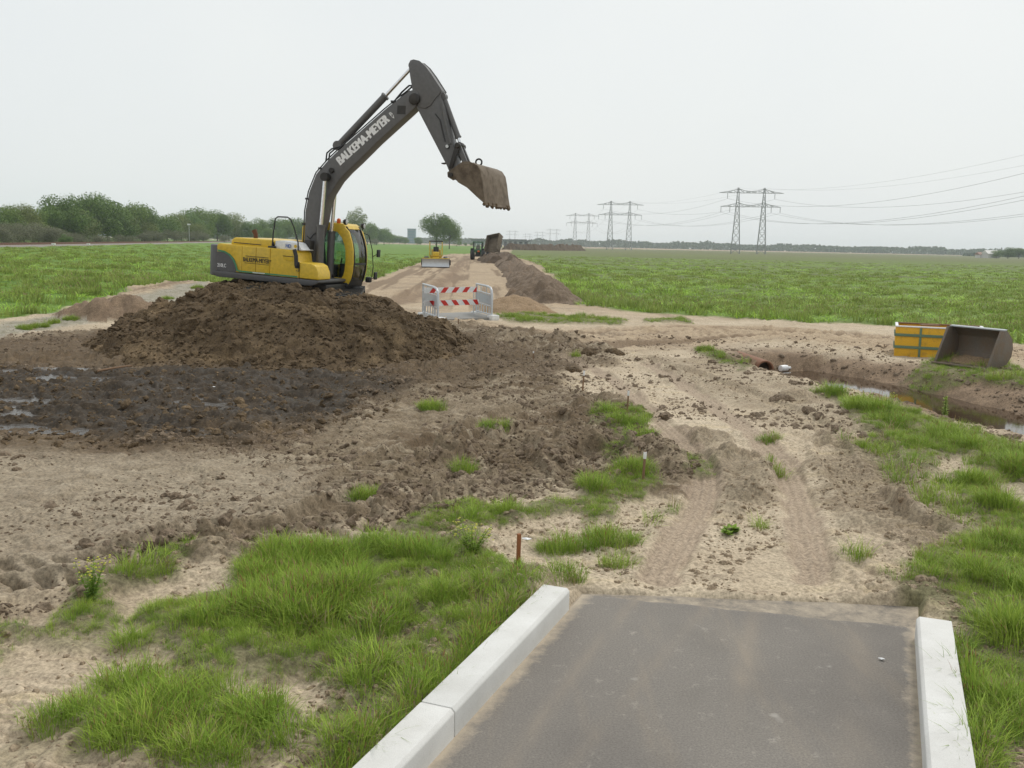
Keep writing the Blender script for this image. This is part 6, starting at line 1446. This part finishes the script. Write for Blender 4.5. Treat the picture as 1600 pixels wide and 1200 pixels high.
make_tractor()
def make_trailer():
    p = AT(777, 402, 146); root = empty('tipping_trailer', (p[0], p[1], gz(p[0], p[1]) + .1), 'muddy trailer with its bed tipped steeply, unloading soil on the ridge', 'trailer', rz=math.radians(75))
    MB().mm((-2.2, -.6, .75), (2.4, .6, .95)).build('chassis', M['greasy'], root, bevel=.03); MB().tube([(2.4, 0, .8), (3.6, 0, .7)], .08, 6).build('drawbar', M['greasy'], root)
    for x in (-.6, -1.7):
        for y in (-.95, .95): wheel(root, (x, y, .55), .55, .4, 'wheel', 'rust')
    R_ = Matrix.Rotation(math.radians(-52), 3, 'Y') ; R2 = Matrix.Rotation(math.radians(24), 3, 'X')
    bed = empty('bed', (-2.0, 0, 1.0)); bed.parent = root; bed.rotation_euler = (math.radians(-20), math.radians(-58), 0)
    MB().mm((0, -1.15, 0), (2.7, 1.15, .12)).build('bed_floor', M['bucket_steel'], bed, bevel=.02)
    for y in (-1.15, 1.09): MB().mm((0, y, .12), (2.7, y + .06, 1.0)).build('side_board', M['bucket_steel'], bed, bevel=.02)
    MB().mm((2.64, -1.09, .12), (2.7, 1.09, 1.0)).build('head_board', M['bucket_steel'], bed, bevel=.02)
    for x in (.5, 1.2, 1.9, 2.5): MB().mm((x, -1.2, -.1), (x + .1, 1.2, -.001)).build('cross_rib', M['galv_sheet'], bed)
    MB().tube([(1.2, 0, .9), (-.6, 0, 3.0)], .1, 8).build('tipping_ram', M['greasy'], root)
    MB().mm((-.9, -1.1, -.05), (-.05, 1.1, .02)).build('tail_gate', M['bucket_steel'], bed)
make_trailer()
def make_far_loader():
    p = AT(877, 390, 560); root = empty('wheel_loader', (p[0], p[1], gz(p[0], p[1])), 'tiny orange machine far away at the edge of the meadow', 'loader', rz=math.radians(160))
    MB().mm((-2.4, -1.0, .9), (.2, 1.0, 2.2)).build('engine_hood', M['orange_crate'], root, bevel=.15); MB().mm((.1, -.8, 1.0), (1.6, .8, 2.0)).build('cab_base', M['orange_crate'], root, bevel=.1)
    MB().mm((-.1, -.75, 2.0), (1.4, .75, 3.2)).build('cab', M['orange_crate'], root, bevel=.12)
    for x in (-1.4, 1.6):
        for y in (-1.1, 1.1): wheel(root, (x, y, .75), .75, .5, 'wheel', 'orange_crate')
    MB().prism([(2.6, .2), (3.6, .2), (3.4, 1.2), (2.6, 1.4)], -1.3, 1.3).build('bucket', M['loader_steel'], root); MB().prism([(1.2, 1.5), (1.3, 1.7), (2.8, 1.0), (2.7, .7)], -.5, .5).build('lift_arm', M['orange_crate'], root)
make_far_loader()
def building(name, px, wpx, ytop, ybase_, d, depth, mat, label, roof=None, rows_=(0, 0)):
    p = AT(px, ybase_, d); W = wpx / 1500 * d; t = AT(px, ytop, d); root = empty(name, (p[0], p[1], 0), label, 'building'); h = t[2]
    MB().mm((-W / 2, 0, -1), (W / 2, depth, h if roof is None else h * .55)).build('wall', M[mat], root, smooth=False)
    if roof: MB().add([(-W / 2 - .5, -.5, h * .55), (W / 2 + .5, -.5, h * .55), (W / 2 + .5, depth + .5, h * .55), (-W / 2 - .5, depth + .5, h * .55), (-W / 2 - .5, depth / 2, h), (W / 2 + .5, depth / 2, h)], [(0, 1, 5, 4), (2, 3, 4, 5), (0, 4, 3), (1, 2, 5), (0, 3, 2, 1)]).build('roof', M[roof], root, smooth=False)
    else: MB().mm((-W / 2 - .4, -.4, h), (W / 2 + .4, depth + .4, h + .8)).build('parapet', M[mat], root, smooth=False)
    nr, nc = rows_
    for i in range(nr):
        for j in range(nc):
            x = -W / 2 + W * (j + .5) / nc; z = h * (i + .6) / nr; MB().mm((x - W / nc * .36, -.15, z - h / nr * .25), (x + W / nc * .36, -.02, z + h / nr * .25)).build('window', M['farblue'], root, smooth=False)
building('office_tower', 642.5, 12, 358, 384, 1500, 14, 'teal', 'blue green office tower on the skyline left of the lone trees', rows_=(5, 3))
building('factory_hall', 803, 26, 374.5, 383, 2300, 60, 'farblue', 'low blue grey hall on the horizon above the tipping trailer', rows_=(1, 4))
building('farmhouse', 1553, 18, 391, 400, 720, 10, 'farwhite', 'small white farm building on the right horizon', 'farwhite')
building('barn', 1536, 9, 394, 399, 730, 8, 'farwhite', 'smaller pale shed left of the white farm', 'farroof')
def make_viaduct():
    a, b = AT(738, 378, 820), AT(826, 381, 700); L_ = math.hypot(b[0] - a[0], b[1] - a[1]); root = empty('viaduct', (a[0], a[1], 0), 'long low viaduct on rows of piers across the far end of the road', 'viaduct', rz=math.atan2(b[1] - a[1], b[0] - a[0]))
    MB().mm((0, -1.5, 4.6), (L_, 1.5, 5.6)).build('deck', M['bridge_far'], root, smooth=False); MB().mm((0, -1.6, 5.62), (L_, -1.5, 6.3)).build('parapet', M['bridge_far'], root, smooth=False)
    for k in range(12): x = L_ * (k + .5) / 12; MB().mm((x - .35, -1.2, -.3), (x + .35, 1.2, 4.598)).build('pier', M['bridge_far'], root, smooth=False)
make_viaduct()

# ------------------------------------------------------------------ haze
hz_ = MB().mm((-4700, -4700, -2.5), (4700, 4700, 46)).build('haze', None, None, smooth=False)
hm, hn, hl_, hp = nodes_of('haze_air'); hn.remove(hp); vol = hn.new('ShaderNodeVolumePrincipled'); vol.inputs['Color'].default_value = (.86, .94, 1.0, 1); vol.inputs['Density'].default_value = .00021; vol.inputs['Anisotropy'].default_value = .1
hl_.new(vol.outputs[0], hn['Material Output'].inputs['Volume']); hz_.data.materials.append(hm)
tag(hz_, 'pale haze in the air over the whole plain', kind='stuff')
